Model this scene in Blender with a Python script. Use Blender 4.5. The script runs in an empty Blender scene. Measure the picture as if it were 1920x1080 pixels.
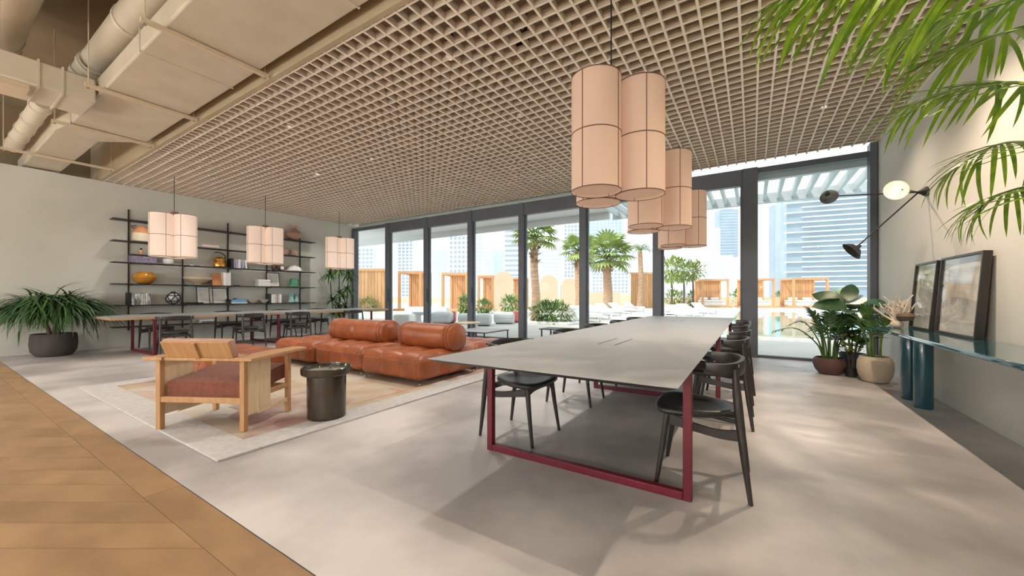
import bpy, bmesh, math, random
from mathutils import Vector, Matrix, Euler, noise as mnoise

random.seed(7)
S = bpy.context.scene
COL = S.collection
R = math.radians
H_CAM = 1.113
YAW = R(32.15)

# ------------------------------------------------------------------ camera, sky, sun, exposure
cam_d = bpy.data.cameras.new('camera')
cam_d.sensor_width = 36.0
cam_d.lens = 716.0 / 1920.0 * 36.0
cam_d.shift_y = 16.0 / 1920.0
cam_d.clip_start = 0.05
cam_d.clip_end = 3000
cam = bpy.data.objects.new('camera', cam_d)
cam.location = (0, 0, H_CAM)
cam.rotation_euler = (R(90), 0, YAW)
COL.objects.link(cam)
S.camera = cam

world = bpy.data.worlds.new('hazy_sky')
S.world = world
world.use_nodes = True
wb = world.node_tree.nodes['Background']
wb.inputs[0].default_value = (0.90, 0.96, 1.0, 1)
wb.inputs[1].default_value = 0.98

sun_d = bpy.data.lights.new('sun', 'SUN')
sun_d.energy = 1.7
sun_d.angle = R(3)
sun_d.color = (1.0, 0.93, 0.82)
sun = bpy.data.objects.new('sun', sun_d)
sun.rotation_euler = Vector((0.42, 0.62, -0.95)).to_track_quat('-Z', 'Y').to_euler()
COL.objects.link(sun)

S.view_settings.view_transform = 'Standard'
S.view_settings.look = 'None'
S.view_settings.gamma = 1.0
S.view_settings.exposure = 0.82
S.view_settings.use_curve_mapping = False

# ------------------------------------------------------------------ materials
MATS = {}
def pm(name, c1, c2=None, rough=0.5, metal=0.0, scale=6.0, stretch=(1, 1, 1), detail=4.0, bump=0.0,
       bscale=None, spec=0.5, emit=None, estr=0.0, contrast=(0.35, 0.65), rand=0.0, sheen=0.0, coat=0.0, trans=0.0):
    m = bpy.data.materials.new(name)
    m.use_nodes = True
    nt = m.node_tree
    b = nt.nodes['Principled BSDF']
    b.inputs['Base Color'].default_value = (*c1, 1)
    b.inputs['Roughness'].default_value = rough
    b.inputs['Metallic'].default_value = metal
    b.inputs['Specular IOR Level'].default_value = spec
    if coat: b.inputs['Coat Weight'].default_value = coat
    if sheen: b.inputs['Sheen Weight'].default_value = sheen
    if trans: b.inputs['Transmission Weight'].default_value = trans
    if emit:
        b.inputs['Emission Color'].default_value = (*emit, 1)
        b.inputs['Emission Strength'].default_value = estr
    tc = nt.nodes.new('ShaderNodeTexCoord')
    mp = nt.nodes.new('ShaderNodeMapping')
    mp.inputs['Scale'].default_value = stretch
    nt.links.new(tc.outputs['Object'], mp.inputs['Vector'])
    vec = mp.outputs['Vector']
    if rand:
        oi = nt.nodes.new('ShaderNodeObjectInfo')
        ad = nt.nodes.new('ShaderNodeVectorMath'); ad.operation = 'MULTIPLY_ADD'
        cx = nt.nodes.new('ShaderNodeCombineXYZ')
        for i in range(3): nt.links.new(oi.outputs['Random'], cx.inputs[i])
        nt.links.new(cx.outputs[0], ad.inputs[0]); ad.inputs[1].default_value = (37, 37, 37)
        nt.links.new(vec, ad.inputs[2]); vec = ad.outputs[0]
    if c2:
        nz = nt.nodes.new('ShaderNodeTexNoise')
        nz.inputs['Scale'].default_value = scale
        nz.inputs['Detail'].default_value = detail
        nt.links.new(vec, nz.inputs['Vector'])
        rp = nt.nodes.new('ShaderNodeValToRGB')
        rp.color_ramp.elements[0].position = contrast[0]; rp.color_ramp.elements[0].color = (*c1, 1)
        rp.color_ramp.elements[1].position = contrast[1]; rp.color_ramp.elements[1].color = (*c2, 1)
        nt.links.new(nz.outputs['Fac'], rp.inputs['Fac'])
        out = rp.outputs['Color']
        if rand:
            hs = nt.nodes.new('ShaderNodeHueSaturation')
            mr = nt.nodes.new('ShaderNodeMapRange')
            mr.inputs['To Min'].default_value = 1 - rand; mr.inputs['To Max'].default_value = 1 + rand
            nt.links.new(oi.outputs['Random'], mr.inputs['Value'])
            nt.links.new(mr.outputs[0], hs.inputs['Value'])
            nt.links.new(out, hs.inputs['Color']); out = hs.outputs['Color']
        nt.links.new(out, b.inputs['Base Color'])
    if bump:
        n2 = nt.nodes.new('ShaderNodeTexNoise')
        n2.inputs['Scale'].default_value = bscale or scale * 8
        n2.inputs['Detail'].default_value = 3
        nt.links.new(vec, n2.inputs['Vector'])
        bp = nt.nodes.new('ShaderNodeBump')
        bp.inputs['Strength'].default_value = bump
        bp.inputs['Distance'].default_value = 0.01
        nt.links.new(n2.outputs['Fac'], bp.inputs['Height'])
        nt.links.new(bp.outputs['Normal'], b.inputs['Normal'])
    MATS[name] = m
    return m

def glass_mat(name, tint=(0.95, 0.98, 0.97), gloss=0.14, rough=0.0):
    m = bpy.data.materials.new(name); m.use_nodes = True
    nt = m.node_tree; nt.nodes.clear()
    o = nt.nodes.new('ShaderNodeOutputMaterial'); mx = nt.nodes.new('ShaderNodeMixShader')
    t = nt.nodes.new('ShaderNodeBsdfTransparent'); g = nt.nodes.new('ShaderNodeBsdfGlossy')
    fr = nt.nodes.new('ShaderNodeFresnel'); fr.inputs['IOR'].default_value = 1.35
    mul = nt.nodes.new('ShaderNodeMath'); mul.operation = 'MULTIPLY'; mul.inputs[1].default_value = gloss; mul.use_clamp = True
    t.inputs[0].default_value = (*tint, 1); g.inputs['Roughness'].default_value = rough
    nt.links.new(fr.outputs[0], mul.inputs[0]); nt.links.new(mul.outputs[0], mx.inputs[0])
    nt.links.new(t.outputs[0], mx.inputs[1]); nt.links.new(g.outputs[0], mx.inputs[2])
    nt.links.new(mx.outputs[0], o.inputs[0]); MATS[name] = m
    return m

def fabric_shade(name, col, glow):
    m = bpy.data.materials.new(name); m.use_nodes = True
    nt = m.node_tree; nt.nodes.clear()
    o = nt.nodes.new('ShaderNodeOutputMaterial'); mx = nt.nodes.new('ShaderNodeMixShader'); ad = nt.nodes.new('ShaderNodeAddShader')
    d = nt.nodes.new('ShaderNodeBsdfDiffuse'); t = nt.nodes.new('ShaderNodeBsdfTranslucent'); e = nt.nodes.new('ShaderNodeEmission')
    tc = nt.nodes.new('ShaderNodeTexCoord'); w = nt.nodes.new('ShaderNodeTexNoise'); w.inputs['Scale'].default_value = 60
    mp = nt.nodes.new('ShaderNodeMapping'); mp.inputs['Scale'].default_value = (1, 1, 6)
    nt.links.new(tc.outputs['Object'], mp.inputs[0]); nt.links.new(mp.outputs[0], w.inputs['Vector'])
    rp = nt.nodes.new('ShaderNodeValToRGB')
    rp.color_ramp.elements[0].color = (*[c * 0.93 for c in col], 1); rp.color_ramp.elements[1].color = (*col, 1)
    nt.links.new(w.outputs['Fac'], rp.inputs[0])
    nt.links.new(rp.outputs[0], d.inputs[0]); nt.links.new(rp.outputs[0], t.inputs[0])
    e.inputs[0].default_value = (1.0, 0.70, 0.52, 1); e.inputs[1].default_value = glow
    mx.inputs[0].default_value = 0.3
    nt.links.new(d.outputs[0], mx.inputs[1]); nt.links.new(t.outputs[0], mx.inputs[2])
    nt.links.new(mx.outputs[0], ad.inputs[0]); nt.links.new(e.outputs[0], ad.inputs[1])
    nt.links.new(ad.outputs[0], o.inputs[0]); MATS[name] = m
    return m

pm('plaster', (0.62, 0.625, 0.575), (0.66, 0.665, 0.615), rough=0.85, scale=1.2, bump=0.03, bscale=40)
pm('plaster_right', (0.62, 0.62, 0.57), (0.66, 0.66, 0.61), rough=0.85, scale=1.2, bump=0.03, bscale=40)
pm('ceiling_paint', (0.22, 0.165, 0.10), (0.27, 0.205, 0.13), rough=0.9, scale=1.0)
pm('plenum_paint', (0.26, 0.195, 0.135), (0.30, 0.225, 0.155), rough=0.9, scale=1.5)
pm('bulkhead_paint', (0.42, 0.345, 0.235), (0.46, 0.38, 0.26), rough=0.8, scale=1.0)
pm('slat_lit_edge', (0.87, 0.81, 0.73), (0.89, 0.83, 0.75), rough=0.6, scale=3.0)
pm('slat_shaded_side', (0.58, 0.485, 0.385), (0.64, 0.54, 0.43), rough=0.65, scale=3.0)  # browner tone stands in for the shade on the slat sides
pm('concrete', (0.33, 0.312, 0.305), (0.60, 0.57, 0.555), rough=0.42, scale=0.75, detail=10, contrast=(0.41, 0.60), bump=0.02, bscale=30, spec=0.35)
pm('oak_plank', (0.25, 0.15, 0.075), (0.34, 0.21, 0.105), rough=0.42, scale=3.0, stretch=(1.0, 1.6, 1), rand=0.06, detail=6)
pm('oak_base', (0.16, 0.09, 0.04), (0.2, 0.11, 0.05), rough=0.6)
pm('oak_floor_far', (0.34, 0.21, 0.105), (0.42, 0.265, 0.135), rough=0.42, scale=3.0, stretch=(1, 10, 1))
pm('frame_metal', (0.105, 0.118, 0.142), (0.12, 0.135, 0.16), rough=0.45, scale=2)
pm('duct_metal', (0.55, 0.49, 0.39), (0.61, 0.55, 0.44), rough=0.55, metal=0.0, scale=2.5, bump=0.05, bscale=6)
pm('duct_bright', (0.62, 0.56, 0.46), (0.68, 0.62, 0.51), rough=0.4, metal=0.0, scale=2.5)
pm('strut_metal', (0.66, 0.55, 0.40), rough=0.5)
pm('lino_grey', (0.335, 0.345, 0.355), (0.36, 0.37, 0.38), rough=0.5, scale=2.0, spec=0.35)
pm('table_edge', (0.03, 0.025, 0.025), rough=0.5)
pm('table_wood_edge', (0.55, 0.36, 0.22), (0.62, 0.42, 0.26), rough=0.45, scale=4, stretch=(10, 1, 1))
pm('red_metal', (0.115, 0.005, 0.015), (0.135, 0.007, 0.019), rough=0.4, scale=3)
pm('black_wood', (0.018, 0.015, 0.014), (0.032, 0.026, 0.023), rough=0.38, scale=12, stretch=(1, 1, 0.2))
pm('black_leather', (0.018, 0.017, 0.017), (0.028, 0.026, 0.026), rough=0.36, scale=20, bump=0.08, bscale=120)
pm('leather', (0.20, 0.050, 0.016), (0.35, 0.096, 0.027), rough=0.36, scale=4.5, bump=0.10, bscale=70, contrast=(0.3, 0.7))
pm('chrome', (0.7, 0.7, 0.7), rough=0.15, metal=1.0)
pm('chair_oak', (0.44, 0.235, 0.10), (0.53, 0.305, 0.14), rough=0.45, scale=5, stretch=(8, 1, 1.0))
pm('chair_ash', (0.72, 0.55, 0.34), (0.80, 0.63, 0.42), rough=0.45, scale=5, stretch=(1, 8, 1.0))
pm('rust_fabric', (0.16, 0.05, 0.03), (0.21, 0.066, 0.038), rough=0.9, scale=30, sheen=0.1, bump=0.15, bscale=300)
pm('teal_lacquer', (0.012, 0.085, 0.115), (0.016, 0.105, 0.135), rough=0.06, scale=2, coat=0.6)
pm('teal_leg', (0.014, 0.075, 0.105), (0.018, 0.09, 0.125), rough=0.18, scale=2, coat=0.4)
pm('smoke_body', (0.013, 0.010, 0.007), (0.048, 0.033, 0.02), rough=0.2, scale=2.0, stretch=(3, 3, 0.6), coat=0.2)
pm('smoke_top', (0.10, 0.10, 0.07), (0.16, 0.15, 0.10), rough=0.04, coat=0.8)
pm('black_metal', (0.014, 0.013, 0.013), (0.02, 0.018, 0.018), rough=0.45, scale=8)
pm('pot_grey', (0.045, 0.038, 0.034), (0.062, 0.053, 0.047), rough=0.75, scale=6, bump=0.05)
pm('pot_plum', (0.10, 0.047, 0.045), (0.13, 0.062, 0.058), rough=0.6, scale=6)
pm('pot_cream', (0.56, 0.47, 0.35), (0.62, 0.53, 0.40), rough=0.6, scale=5)
pm('pot_blue', (0.045, 0.09, 0.13), (0.06, 0.115, 0.16), rough=0.55, scale=5)
pm('soil', (0.035, 0.024, 0.016), (0.06, 0.042, 0.028), rough=0.95, scale=40)
pm('leaf_dark', (0.026, 0.075, 0.024), (0.06, 0.145, 0.045), rough=0.42, scale=6, rand=0.25)
pm('leaf_mid', (0.045, 0.12, 0.02), (0.10, 0.22, 0.035), rough=0.42, scale=6, rand=0.25)
pm('leaf_palm', (0.12, 0.24, 0.012), (0.27, 0.42, 0.02), rough=0.4, scale=5, rand=0.3)
pm('leaf_ficus', (0.03, 0.085, 0.03), (0.06, 0.13, 0.05), rough=0.33, scale=6, rand=0.2)
pm('leaf_lime', (0.16, 0.25, 0.02), (0.26, 0.36, 0.04), rough=0.5, scale=6, rand=0.2)
pm('stem_brown', (0.10, 0.065, 0.04), (0.16, 0.11, 0.07), rough=0.8, scale=20)
pm('stem_green', (0.07, 0.13, 0.025), (0.11, 0.18, 0.04), rough=0.5, scale=10)
pm('driftwood', (0.55, 0.46, 0.36), (0.66, 0.57, 0.47), rough=0.8, scale=15)
pm('rug_border', (0.46, 0.445, 0.43), (0.54, 0.52, 0.505), rough=0.95, scale=20, bump=0.3, bscale=200)
pm('terrace_stone', (0.56, 0.53, 0.49), (0.63, 0.60, 0.56), rough=0.8, scale=0.8)
pm('white_render', (0.80, 0.79, 0.77), (0.84, 0.83, 0.81), rough=0.8, scale=1)
pm('white_cushion', (0.80, 0.79, 0.78), (0.85, 0.84, 0.83), rough=0.85, scale=3)
pm('grey_cushion', (0.58, 0.59, 0.60), (0.64, 0.65, 0.66), rough=0.85, scale=3)
pm('red_cushion', (0.62, 0.16, 0.17), (0.70, 0.20, 0.2), rough=0.8, scale=3)
pm('cabana_wood', (0.62, 0.32, 0.15), (0.74, 0.42, 0.21), rough=0.7, scale=2, stretch=(6, 6, 0.6), rand=0.12)
pm('sand_wall', (0.72, 0.56, 0.40), (0.78, 0.62, 0.46), rough=0.85, scale=0.6)
pm('palm_trunk', (0.42, 0.25, 0.16), (0.58, 0.38, 0.26), rough=0.9, scale=3, stretch=(1, 1, 5), bump=0.3)
pm('palm_husk', (0.20, 0.13, 0.07), (0.44, 0.31, 0.18), rough=0.9, scale=8)
pm('leaf_out', (0.22, 0.29, 0.07), (0.36, 0.43, 0.14), rough=0.55, scale=2, rand=0.2)
pm('leaf_out2', (0.15, 0.25, 0.08), (0.33, 0.42, 0.18), rough=0.6, scale=2, rand=0.2)
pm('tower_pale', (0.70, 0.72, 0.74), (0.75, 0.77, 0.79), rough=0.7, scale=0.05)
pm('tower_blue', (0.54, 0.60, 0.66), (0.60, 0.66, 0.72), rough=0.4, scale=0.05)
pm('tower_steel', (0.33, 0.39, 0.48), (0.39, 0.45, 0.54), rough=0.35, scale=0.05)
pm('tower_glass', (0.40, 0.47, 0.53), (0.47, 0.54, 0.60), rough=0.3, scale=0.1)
pm('lamp_cream', (0.84, 0.72, 0.58), rough=0.6)
pm('lamp_grey', (0.075, 0.085, 0.095), rough=0.75)
pm('office_glass', (0.27, 0.34, 0.40), (0.34, 0.41, 0.47), rough=0.3, scale=0.1)
pm('tower_white', (0.86, 0.88, 0.9), rough=0.6)
pm('water', (0.22, 0.50, 0.48), (0.27, 0.56, 0.54), rough=0.03, scale=0.3, bump=0.03, bscale=1.5)
pm('pergola_metal', (0.58, 0.62, 0.65), rough=0.5)
pm('soffit', (0.78, 0.79, 0.80), rough=0.8)
pm('paper', (0.80, 0.79, 0.76), (0.84, 0.83, 0.8), rough=0.8, scale=4)
pm('gold', (0.62, 0.33, 0.06), (0.75, 0.42, 0.09), rough=0.22, metal=0.85, scale=5)
pm('amber_glaze', (0.42, 0.17, 0.015), (0.58, 0.27, 0.03), rough=0.14, scale=5, coat=0.8)
pm('clay_pink', (0.42, 0.25, 0.19), (0.5, 0.31, 0.25), rough=0.7, scale=6)
pm('clay_cream', (0.72, 0.64, 0.50), (0.78, 0.70, 0.57), rough=0.6, scale=6)
pm('clay_orange', (0.62, 0.26, 0.12), (0.7, 0.33, 0.16), rough=0.6, scale=6)
pm('travertine', (0.62, 0.48, 0.33), (0.72, 0.59, 0.44), rough=0.6, scale=10)
pm('green_glass', (0.06, 0.22, 0.13), (0.10, 0.32, 0.2), rough=0.1, scale=6, coat=0.5)
pm('aqua_glass', (0.26, 0.46, 0.46), (0.38, 0.58, 0.58), rough=0.08, scale=6, coat=0.5)
pm('book_purple', (0.20, 0.18, 0.32), (0.55, 0.53, 0.6), rough=0.6, scale=12, stretch=(1, 1, 0.3), rand=0.3)
pm('book_grey', (0.10, 0.11, 0.12), (0.72, 0.72, 0.70), rough=0.6, scale=9, stretch=(1, 1, 0.4), rand=0.3, contrast=(0.42, 0.58))
pm('book_white', (0.74, 0.74, 0.73), (0.80, 0.79, 0.77), rough=0.6, scale=4, rand=0.1)
pm('book_blue', (0.10, 0.34, 0.60), (0.14, 0.42, 0.68), rough=0.5, scale=4)
pm('book_pink', (0.55, 0.38, 0.34), (0.62, 0.46, 0.42), rough=0.6, scale=4)
pm('box_plum', (0.15, 0.13, 0.22), (0.30, 0.27, 0.38), rough=0.6, scale=20)
pm('trim_brown', (0.17, 0.085, 0.05), rough=0.6)
fabric_shade('shade_fabric', (0.74, 0.57, 0.46), 0.07)
fabric_shade('shade_fabric_pale', (0.78, 0.72, 0.68), 0.16)
glass_mat('pane_glass')
glass_mat('picture_glass', (0.98, 0.98, 0.98), 0.28, 0.02)

def emis(name, col, s):
    m = bpy.data.materials.new(name); m.use_nodes = True
    b = m.node_tree.nodes['Principled BSDF']
    b.inputs['Base Color'].default_value = (0.8, 0.8, 0.8, 1)
    b.inputs['Emission Color'].default_value = (*col, 1); b.inputs['Emission Strength'].default_value = s
    MATS[name] = m
emis('bulb', (1.0, 0.80, 0.52), 2.2)
emis('lens', (1.0, 0.85, 0.62), 4.0)

def rug_mat():
    m = bpy.data.materials.new('rug_field'); m.use_nodes = True
    nt = m.node_tree; b = nt.nodes['Principled BSDF']; b.inputs['Roughness'].default_value = 0.95
    tc = nt.nodes.new('ShaderNodeTexCoord')
    vo = nt.nodes.new('ShaderNodeTexVoronoi'); vo.distance = 'CHEBYCHEV'; vo.inputs['Scale'].default_value = 0.95
    nt.links.new(tc.outputs['Object'], vo.inputs['Vector'])
    sep = nt.nodes.new('ShaderNodeSeparateColor'); nt.links.new(vo.outputs['Color'], sep.inputs[0])
    rp = nt.nodes.new('ShaderNodeValToRGB'); rp.color_ramp.interpolation = 'CONSTANT'
    cs = [(0, (0.42, 0.32, 0.21)), (0.3, (0.52, 0.49, 0.44)), (0.5, (0.44, 0.31, 0.24)), (0.68, (0.48, 0.41, 0.30)), (0.86, (0.34, 0.19, 0.165))]
    el = rp.color_ramp.elements
    el[0].position, el[0].color = 0, (*cs[0][1], 1)
    el[1].position, el[1].color = cs[1][0], (*cs[1][1], 1)
    for p, c in cs[2:]:
        e = el.new(p); e.color = (*c, 1)
    nt.links.new(sep.outputs[0], rp.inputs[0])
    nz = nt.nodes.new('ShaderNodeTexNoise'); nz.inputs['Scale'].default_value = 3; nz.inputs['Detail'].default_value = 8
    nt.links.new(tc.outputs['Object'], nz.inputs['Vector'])
    mx = nt.nodes.new('ShaderNodeMix'); mx.data_type = 'RGBA'
    r2 = nt.nodes.new('ShaderNodeValToRGB'); r2.color_ramp.elements[0].position = .35; r2.color_ramp.elements[1].position = .7
    nt.links.new(nz.outputs[0], r2.inputs[0]); nt.links.new(r2.outputs[0], mx.inputs[0])
    nt.links.new(rp.outputs[0], mx.inputs[6]); mx.inputs[7].default_value = (0.48, 0.42, 0.35, 1)
    nt.links.new(mx.outputs[2], b.inputs['Base Color'])
    MATS['rug_field'] = m
rug_mat()

def art_mat(name, base, ink, scale):
    m = bpy.data.materials.new(name); m.use_nodes = True
    nt = m.node_tree; b = nt.nodes['Principled BSDF']; b.inputs['Roughness'].default_value = 0.7
    tc = nt.nodes.new('ShaderNodeTexCoord')
    nz = nt.nodes.new('ShaderNodeTexNoise'); nz.inputs['Scale'].default_value = scale; nz.inputs['Detail'].default_value = 6
    nt.links.new(tc.outputs['Object'], nz.inputs['Vector'])
    rp = nt.nodes.new('ShaderNodeValToRGB')
    rp.color_ramp.elements[0].position = 0.36; rp.color_ramp.elements[0].color = (*ink, 1)
    rp.color_ramp.elements[1].position = 0.5; rp.color_ramp.elements[1].color = (*base, 1)
    nt.links.new(nz.outputs[0], rp.inputs[0]); nt.links.new(rp.outputs[0], b.inputs['Base Color'])
    MATS[name] = m
art_mat('art_sketch', (0.74, 0.73, 0.69), (0.46, 0.46, 0.42), 4.0)
art_mat('art_plain', (0.68, 0.67, 0.64), (0.5, 0.5, 0.47), 3.0)

# ------------------------------------------------------------------ mesh helpers
class MB:
    def __init__(s): s.v = []; s.f = []
    def add(s, vs, fs, M=None):
        o = len(s.v)
        s.v += [tuple(M @ Vector(v)) if M else tuple(v) for v in vs]
        s.f += [tuple(i + o for i in f) for f in fs]
        return s
    def box(s, x0, x1, y0, y1, z0, z1, M=None):
        vs = [(x, y, z) for z in (z0, z1) for y in (y0, y1) for x in (x0, x1)]
        return s.add(vs, [(0, 2, 3, 1), (4, 5, 7, 6), (0, 1, 5, 4), (2, 6, 7, 3), (0, 4, 6, 2), (1, 3, 7, 5)], M)
    def bar(s, p0, p1, w, h, up=(0, 0, 1)):
        p0 = Vector(p0); p1 = Vector(p1); d = (p1 - p0)
        z = d.normalized(); u = Vector(up)
        if abs(z.dot(u)) > 0.98: u = Vector((0, 1, 0))
        x = u.cross(z).normalized(); y = z.cross(x)
        M = Matrix((x, y, z)).transposed().to_4x4(); M.translation = p0
        return s.box(-w / 2, w / 2, -h / 2, h / 2, 0, d.length, M)
    def prism(s, outline, z0, z1, M=None):
        n = len(outline)
        vs = [(x, y, z0) for x, y in outline] + [(x, y, z1) for x, y in outline]
        fs = [tuple(range(n - 1, -1, -1)), tuple(range(n, 2 * n))] + [(i, (i + 1) % n, n + (i + 1) % n, n + i) for i in range(n)]
        return s.add(vs, fs, M)
    def lathe(s, prof, seg=24, M=None, cap=True):
        vs = []; fs = []; n = len(prof)
        for r, z in prof:
            for k in range(seg):
                a = 2 * math.pi * k / seg
                vs.append((r * math.cos(a), r * math.sin(a), z))
        for i in range(n - 1):
            for k in range(seg):
                k2 = (k + 1) % seg
                fs.append((i * seg + k, i * seg + k2, (i + 1) * seg + k2, (i + 1) * seg + k))
        if cap:
            fs.append(tuple(range(seg - 1, -1, -1))); fs.append(tuple((n - 1) * seg + k for k in range(seg)))
        return s.add(vs, fs, M)
    def tube(s, pts, rad, seg=8, cap=True, flat=1.0):
        pts = [Vector(p) for p in pts]; n = len(pts)
        if not hasattr(rad, '__len__'): rad = [rad] * n
        vs = []; fs = []
        t0 = (pts[1] - pts[0]).normalized()
        u = t0.orthogonal().normalized()
        for i, p in enumerate(pts):
            t = (pts[min(i + 1, n - 1)] - pts[max(i - 1, 0)]).normalized()
            u = (u - t * u.dot(t)).normalized(); w = t.cross(u)
            for k in range(seg):
                a = 2 * math.pi * k / seg
                vs.append(p + u * (rad[i] * math.cos(a)) + w * (rad[i] * flat * math.sin(a)))
        for i in range(n - 1):
            for k in range(seg):
                k2 = (k + 1) % seg
                fs.append((i * seg + k, i * seg + k2, (i + 1) * seg + k2, (i + 1) * seg + k))
        if cap:
            fs.append(tuple(range(seg - 1, -1, -1))); fs.append(tuple((n - 1) * seg + k for k in range(seg)))
        return s.add(vs, fs)
    def ball(s, c, r, seg=12, rings=8, M=None):
        if not hasattr(r, '__len__'): r = (r, r, r)
        pr = [(max(1e-4, math.sin(math.pi * i / rings)), -math.cos(math.pi * i / rings)) for i in range(rings + 1)]
        M2 = Matrix.Translation(c) @ Matrix.Diagonal((*r, 1))
        return s.lathe(pr, seg, (M @ M2) if M else M2)
    def loft(s, outline, rings, M=None):
        n = len(outline); vs = []; fs = []
        for sc, z in rings:
            vs += [(x * sc, y * sc, z) for x, y in outline]
        for i in range(len(rings) - 1):
            fs += [(i * n + k, i * n + (k + 1) % n, (i + 1) * n + (k + 1) % n, (i + 1) * n + k) for k in range(n)]
        fs.append(tuple(range(n - 1, -1, -1))); fs.append(tuple((len(rings) - 1) * n + k for k in range(n)))
        return s.add(vs, fs, M)
    def mesh(s, name, mat, smooth=True, angle=35):
        me = bpy.data.meshes.new(name)
        me.from_pydata(s.v, [], s.f)
        for m in (mat if isinstance(mat, (list, tuple)) else [mat]):
            me.materials.append(MATS[m])
        if smooth:
            me.polygons.foreach_set('use_smooth', [True] * len(me.polygons))
            try: me.set_sharp_from_angle(angle=R(angle))
            except Exception: pass
        me.update()
        return me
    def build(s, name, mat, parent=None, bevel=0.0, smooth=True, loc=None, rz=0.0, angle=35, segs=2):
        o = bpy.data.objects.new(name, s.mesh(name, mat, smooth, angle))
        COL.objects.link(o)
        if parent: o.parent = parent
        if loc: o.location = loc
        if rz: o.rotation_euler.z = rz
        if bevel:
            b = o.modifiers.new('bevel', 'BEVEL'); b.width = bevel; b.segments = segs; b.limit_method = 'ANGLE'
            b.harden_normals = False
        return o

def inst(name, me, parent, M):
    o = bpy.data.objects.new(name, me); COL.objects.link(o); o.parent = parent; o.matrix_basis = M
    return o
def tag(o, label=None, cat=None, group=None, kind=None):
    if label: o['label'] = label
    if cat: o['category'] = cat
    if group: o['group'] = group
    if kind: o['kind'] = kind
    return o
def thing(name, label, cat, loc=(0, 0, 0), rz=0.0, group=None):
    o = bpy.data.objects.new(name, None); COL.objects.link(o)
    o.location = loc; o.rotation_euler.z = rz
    return tag(o, label, cat, group)
def struct(name, loc=(0, 0, 0)):
    o = bpy.data.objects.new(name, None); COL.objects.link(o); o.location = loc; o['kind'] = 'structure'
    return o
KIDS = {}
def dup(root, loc, rz=0.0, label=None, group=None, scale=None):
    r = root.copy(); COL.objects.link(r); r.location = loc; r.rotation_euler.z = rz
    if scale: r.scale = scale
    if label: r['label'] = label
    if group: r['group'] = group
    for ch in list(root.children):
        c = ch.copy(); COL.objects.link(c); c.parent = r
        for g in list(ch.children):
            d = g.copy(); COL.objects.link(d); d.parent = c
    return r
def ray(u, v):
    a = (u - 960) / 716.0; b = (556 - v) / 716.0
    s, c = math.sin(YAW), math.cos(YAW)
    return Vector((-s + a * c, c + a * s, b))
def P(u, v, d):
    return ray(u, v) * d + Vector((0, 0, H_CAM))
def G(u, v, z=0.0):
    r = ray(u, v); return r * ((z - H_CAM) / r.z) + Vector((0, 0, H_CAM))
def smooth_path(ctrl, n):
    c = [Vector(p) for p in ctrl]
    c = [c[0] * 2 - c[1]] + c + [c[-1] * 2 - c[-2]]
    out = []; segs = len(c) - 3
    for i in range(n + 1):
        t = i / n * segs; k = min(int(t), segs - 1); t -= k
        p0, p1, p2, p3 = c[k:k + 4]
        out.append(0.5 * ((2 * p1) + (p2 - p0) * t + (2 * p0 - 5 * p1 + 4 * p2 - p3) * t * t + (3 * p1 - p0 - 3 * p2 + p3) * t ** 3))
    return out
def basis(y, up=(0, 0, 1), loc=(0, 0, 0), s=(1, 1, 1)):
    y = Vector(y).normalized(); u = Vector(up)
    x = y.cross(u)
    if x.length < 1e-3: x = Vector((1, 0, 0))
    x.normalize(); z = x.cross(y)
    M = Matrix((x * s[0], y * s[1], z * s[2])).transposed().to_4x4(); M.translation = Vector(loc)
    return M
def blade_pts(L=1.0, W=0.1, droop=0.3, n=6, shape='lance', fold=0.15):
    vs = []; fs = []
    for i in range(n + 1):
        t = i / n
        w = {'lance': math.sin(math.pi * min(1, t * 0.93 + 0.07)) ** 0.8, 'oval': math.sin(math.pi * (t ** 0.85 * 0.96 + 0.04)) ** 0.7,
             'strap': min(1, t * 6 + 0.3) * (1 - t ** 3) ** 0.6 + 0.02}[shape] * W / 2
        y = t * L * (1 - 0.25 * droop * t); z = -droop * L * t * t
        vs += [(-w, y, z + fold * w), (0, y, z), (w, y, z + fold * w)]
        if i:
            a = 3 * (i - 1); b = 3 * i
            fs += [(a, a + 1, b + 1, b), (a + 1, a + 2, b + 2, b + 1)]
    return vs, fs
def blade_mesh(name, mat, **k):
    mb = MB(); mb.add(*blade_pts(**k)); return mb.mesh(name, mat, angle=80)
# ------------------------------------------------------------------ the room
XL, XR, YW, YB = -11.75, 1.70, 8.38, -6.0
ZG, ZTOP, YG = 3.58, 4.9, 2.25
YF = 0.875                     # wood / concrete line

fl = MB().box(XL, XR, YF, YW + 0.15, -0.2, 0).build('floor', 'concrete'); tag(fl, kind='structure')
wf = struct('floor')
MB().box(XL, XR, YB, YF, -0.2, -0.012).build('subfloor', 'oak_base', wf)
MB().box(XL, XR, YB, -0.35, -0.012, 0).build('boarding', 'oak_floor_far', wf)['kind'] = 'stuff'
# long border boards along the concrete edge
x = XL
k = 0
while x < XR - 0.01:
    x1 = min(x + 2.1 + 0.25 * (k % 2), XR)
    MB().box(x + .0015, x1 - .0015, YF - 0.17, YF - 0.006, -0.012, 0).build('plank', 'oak_plank', wf, smooth=False)
    x = x1; k += 1
MB().box(XL, XR, YF - 0.006, YF, -0.012, -0.003).build('shadow_gap', 'black_metal', wf)
# field planks running off at an angle, mitred against the border
ang = R(32); pitch = 0.19 / math.sin(ang); depth = YF - 0.172 + 0.35
run = depth / math.tan(ang)
pl = MB().prism([(0.001, 0), (-run + .001, -depth), (-run + pitch - .004, -depth), (pitch - .004, 0)], -0.012, 0).mesh('plank', 'oak_plank', False)
x = XL + 0.02
while x < -0.6:
    inst('plank', pl, wf, Matrix.Translation((x + pitch, YF - 0.172, 0)))
    x += pitch

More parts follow.
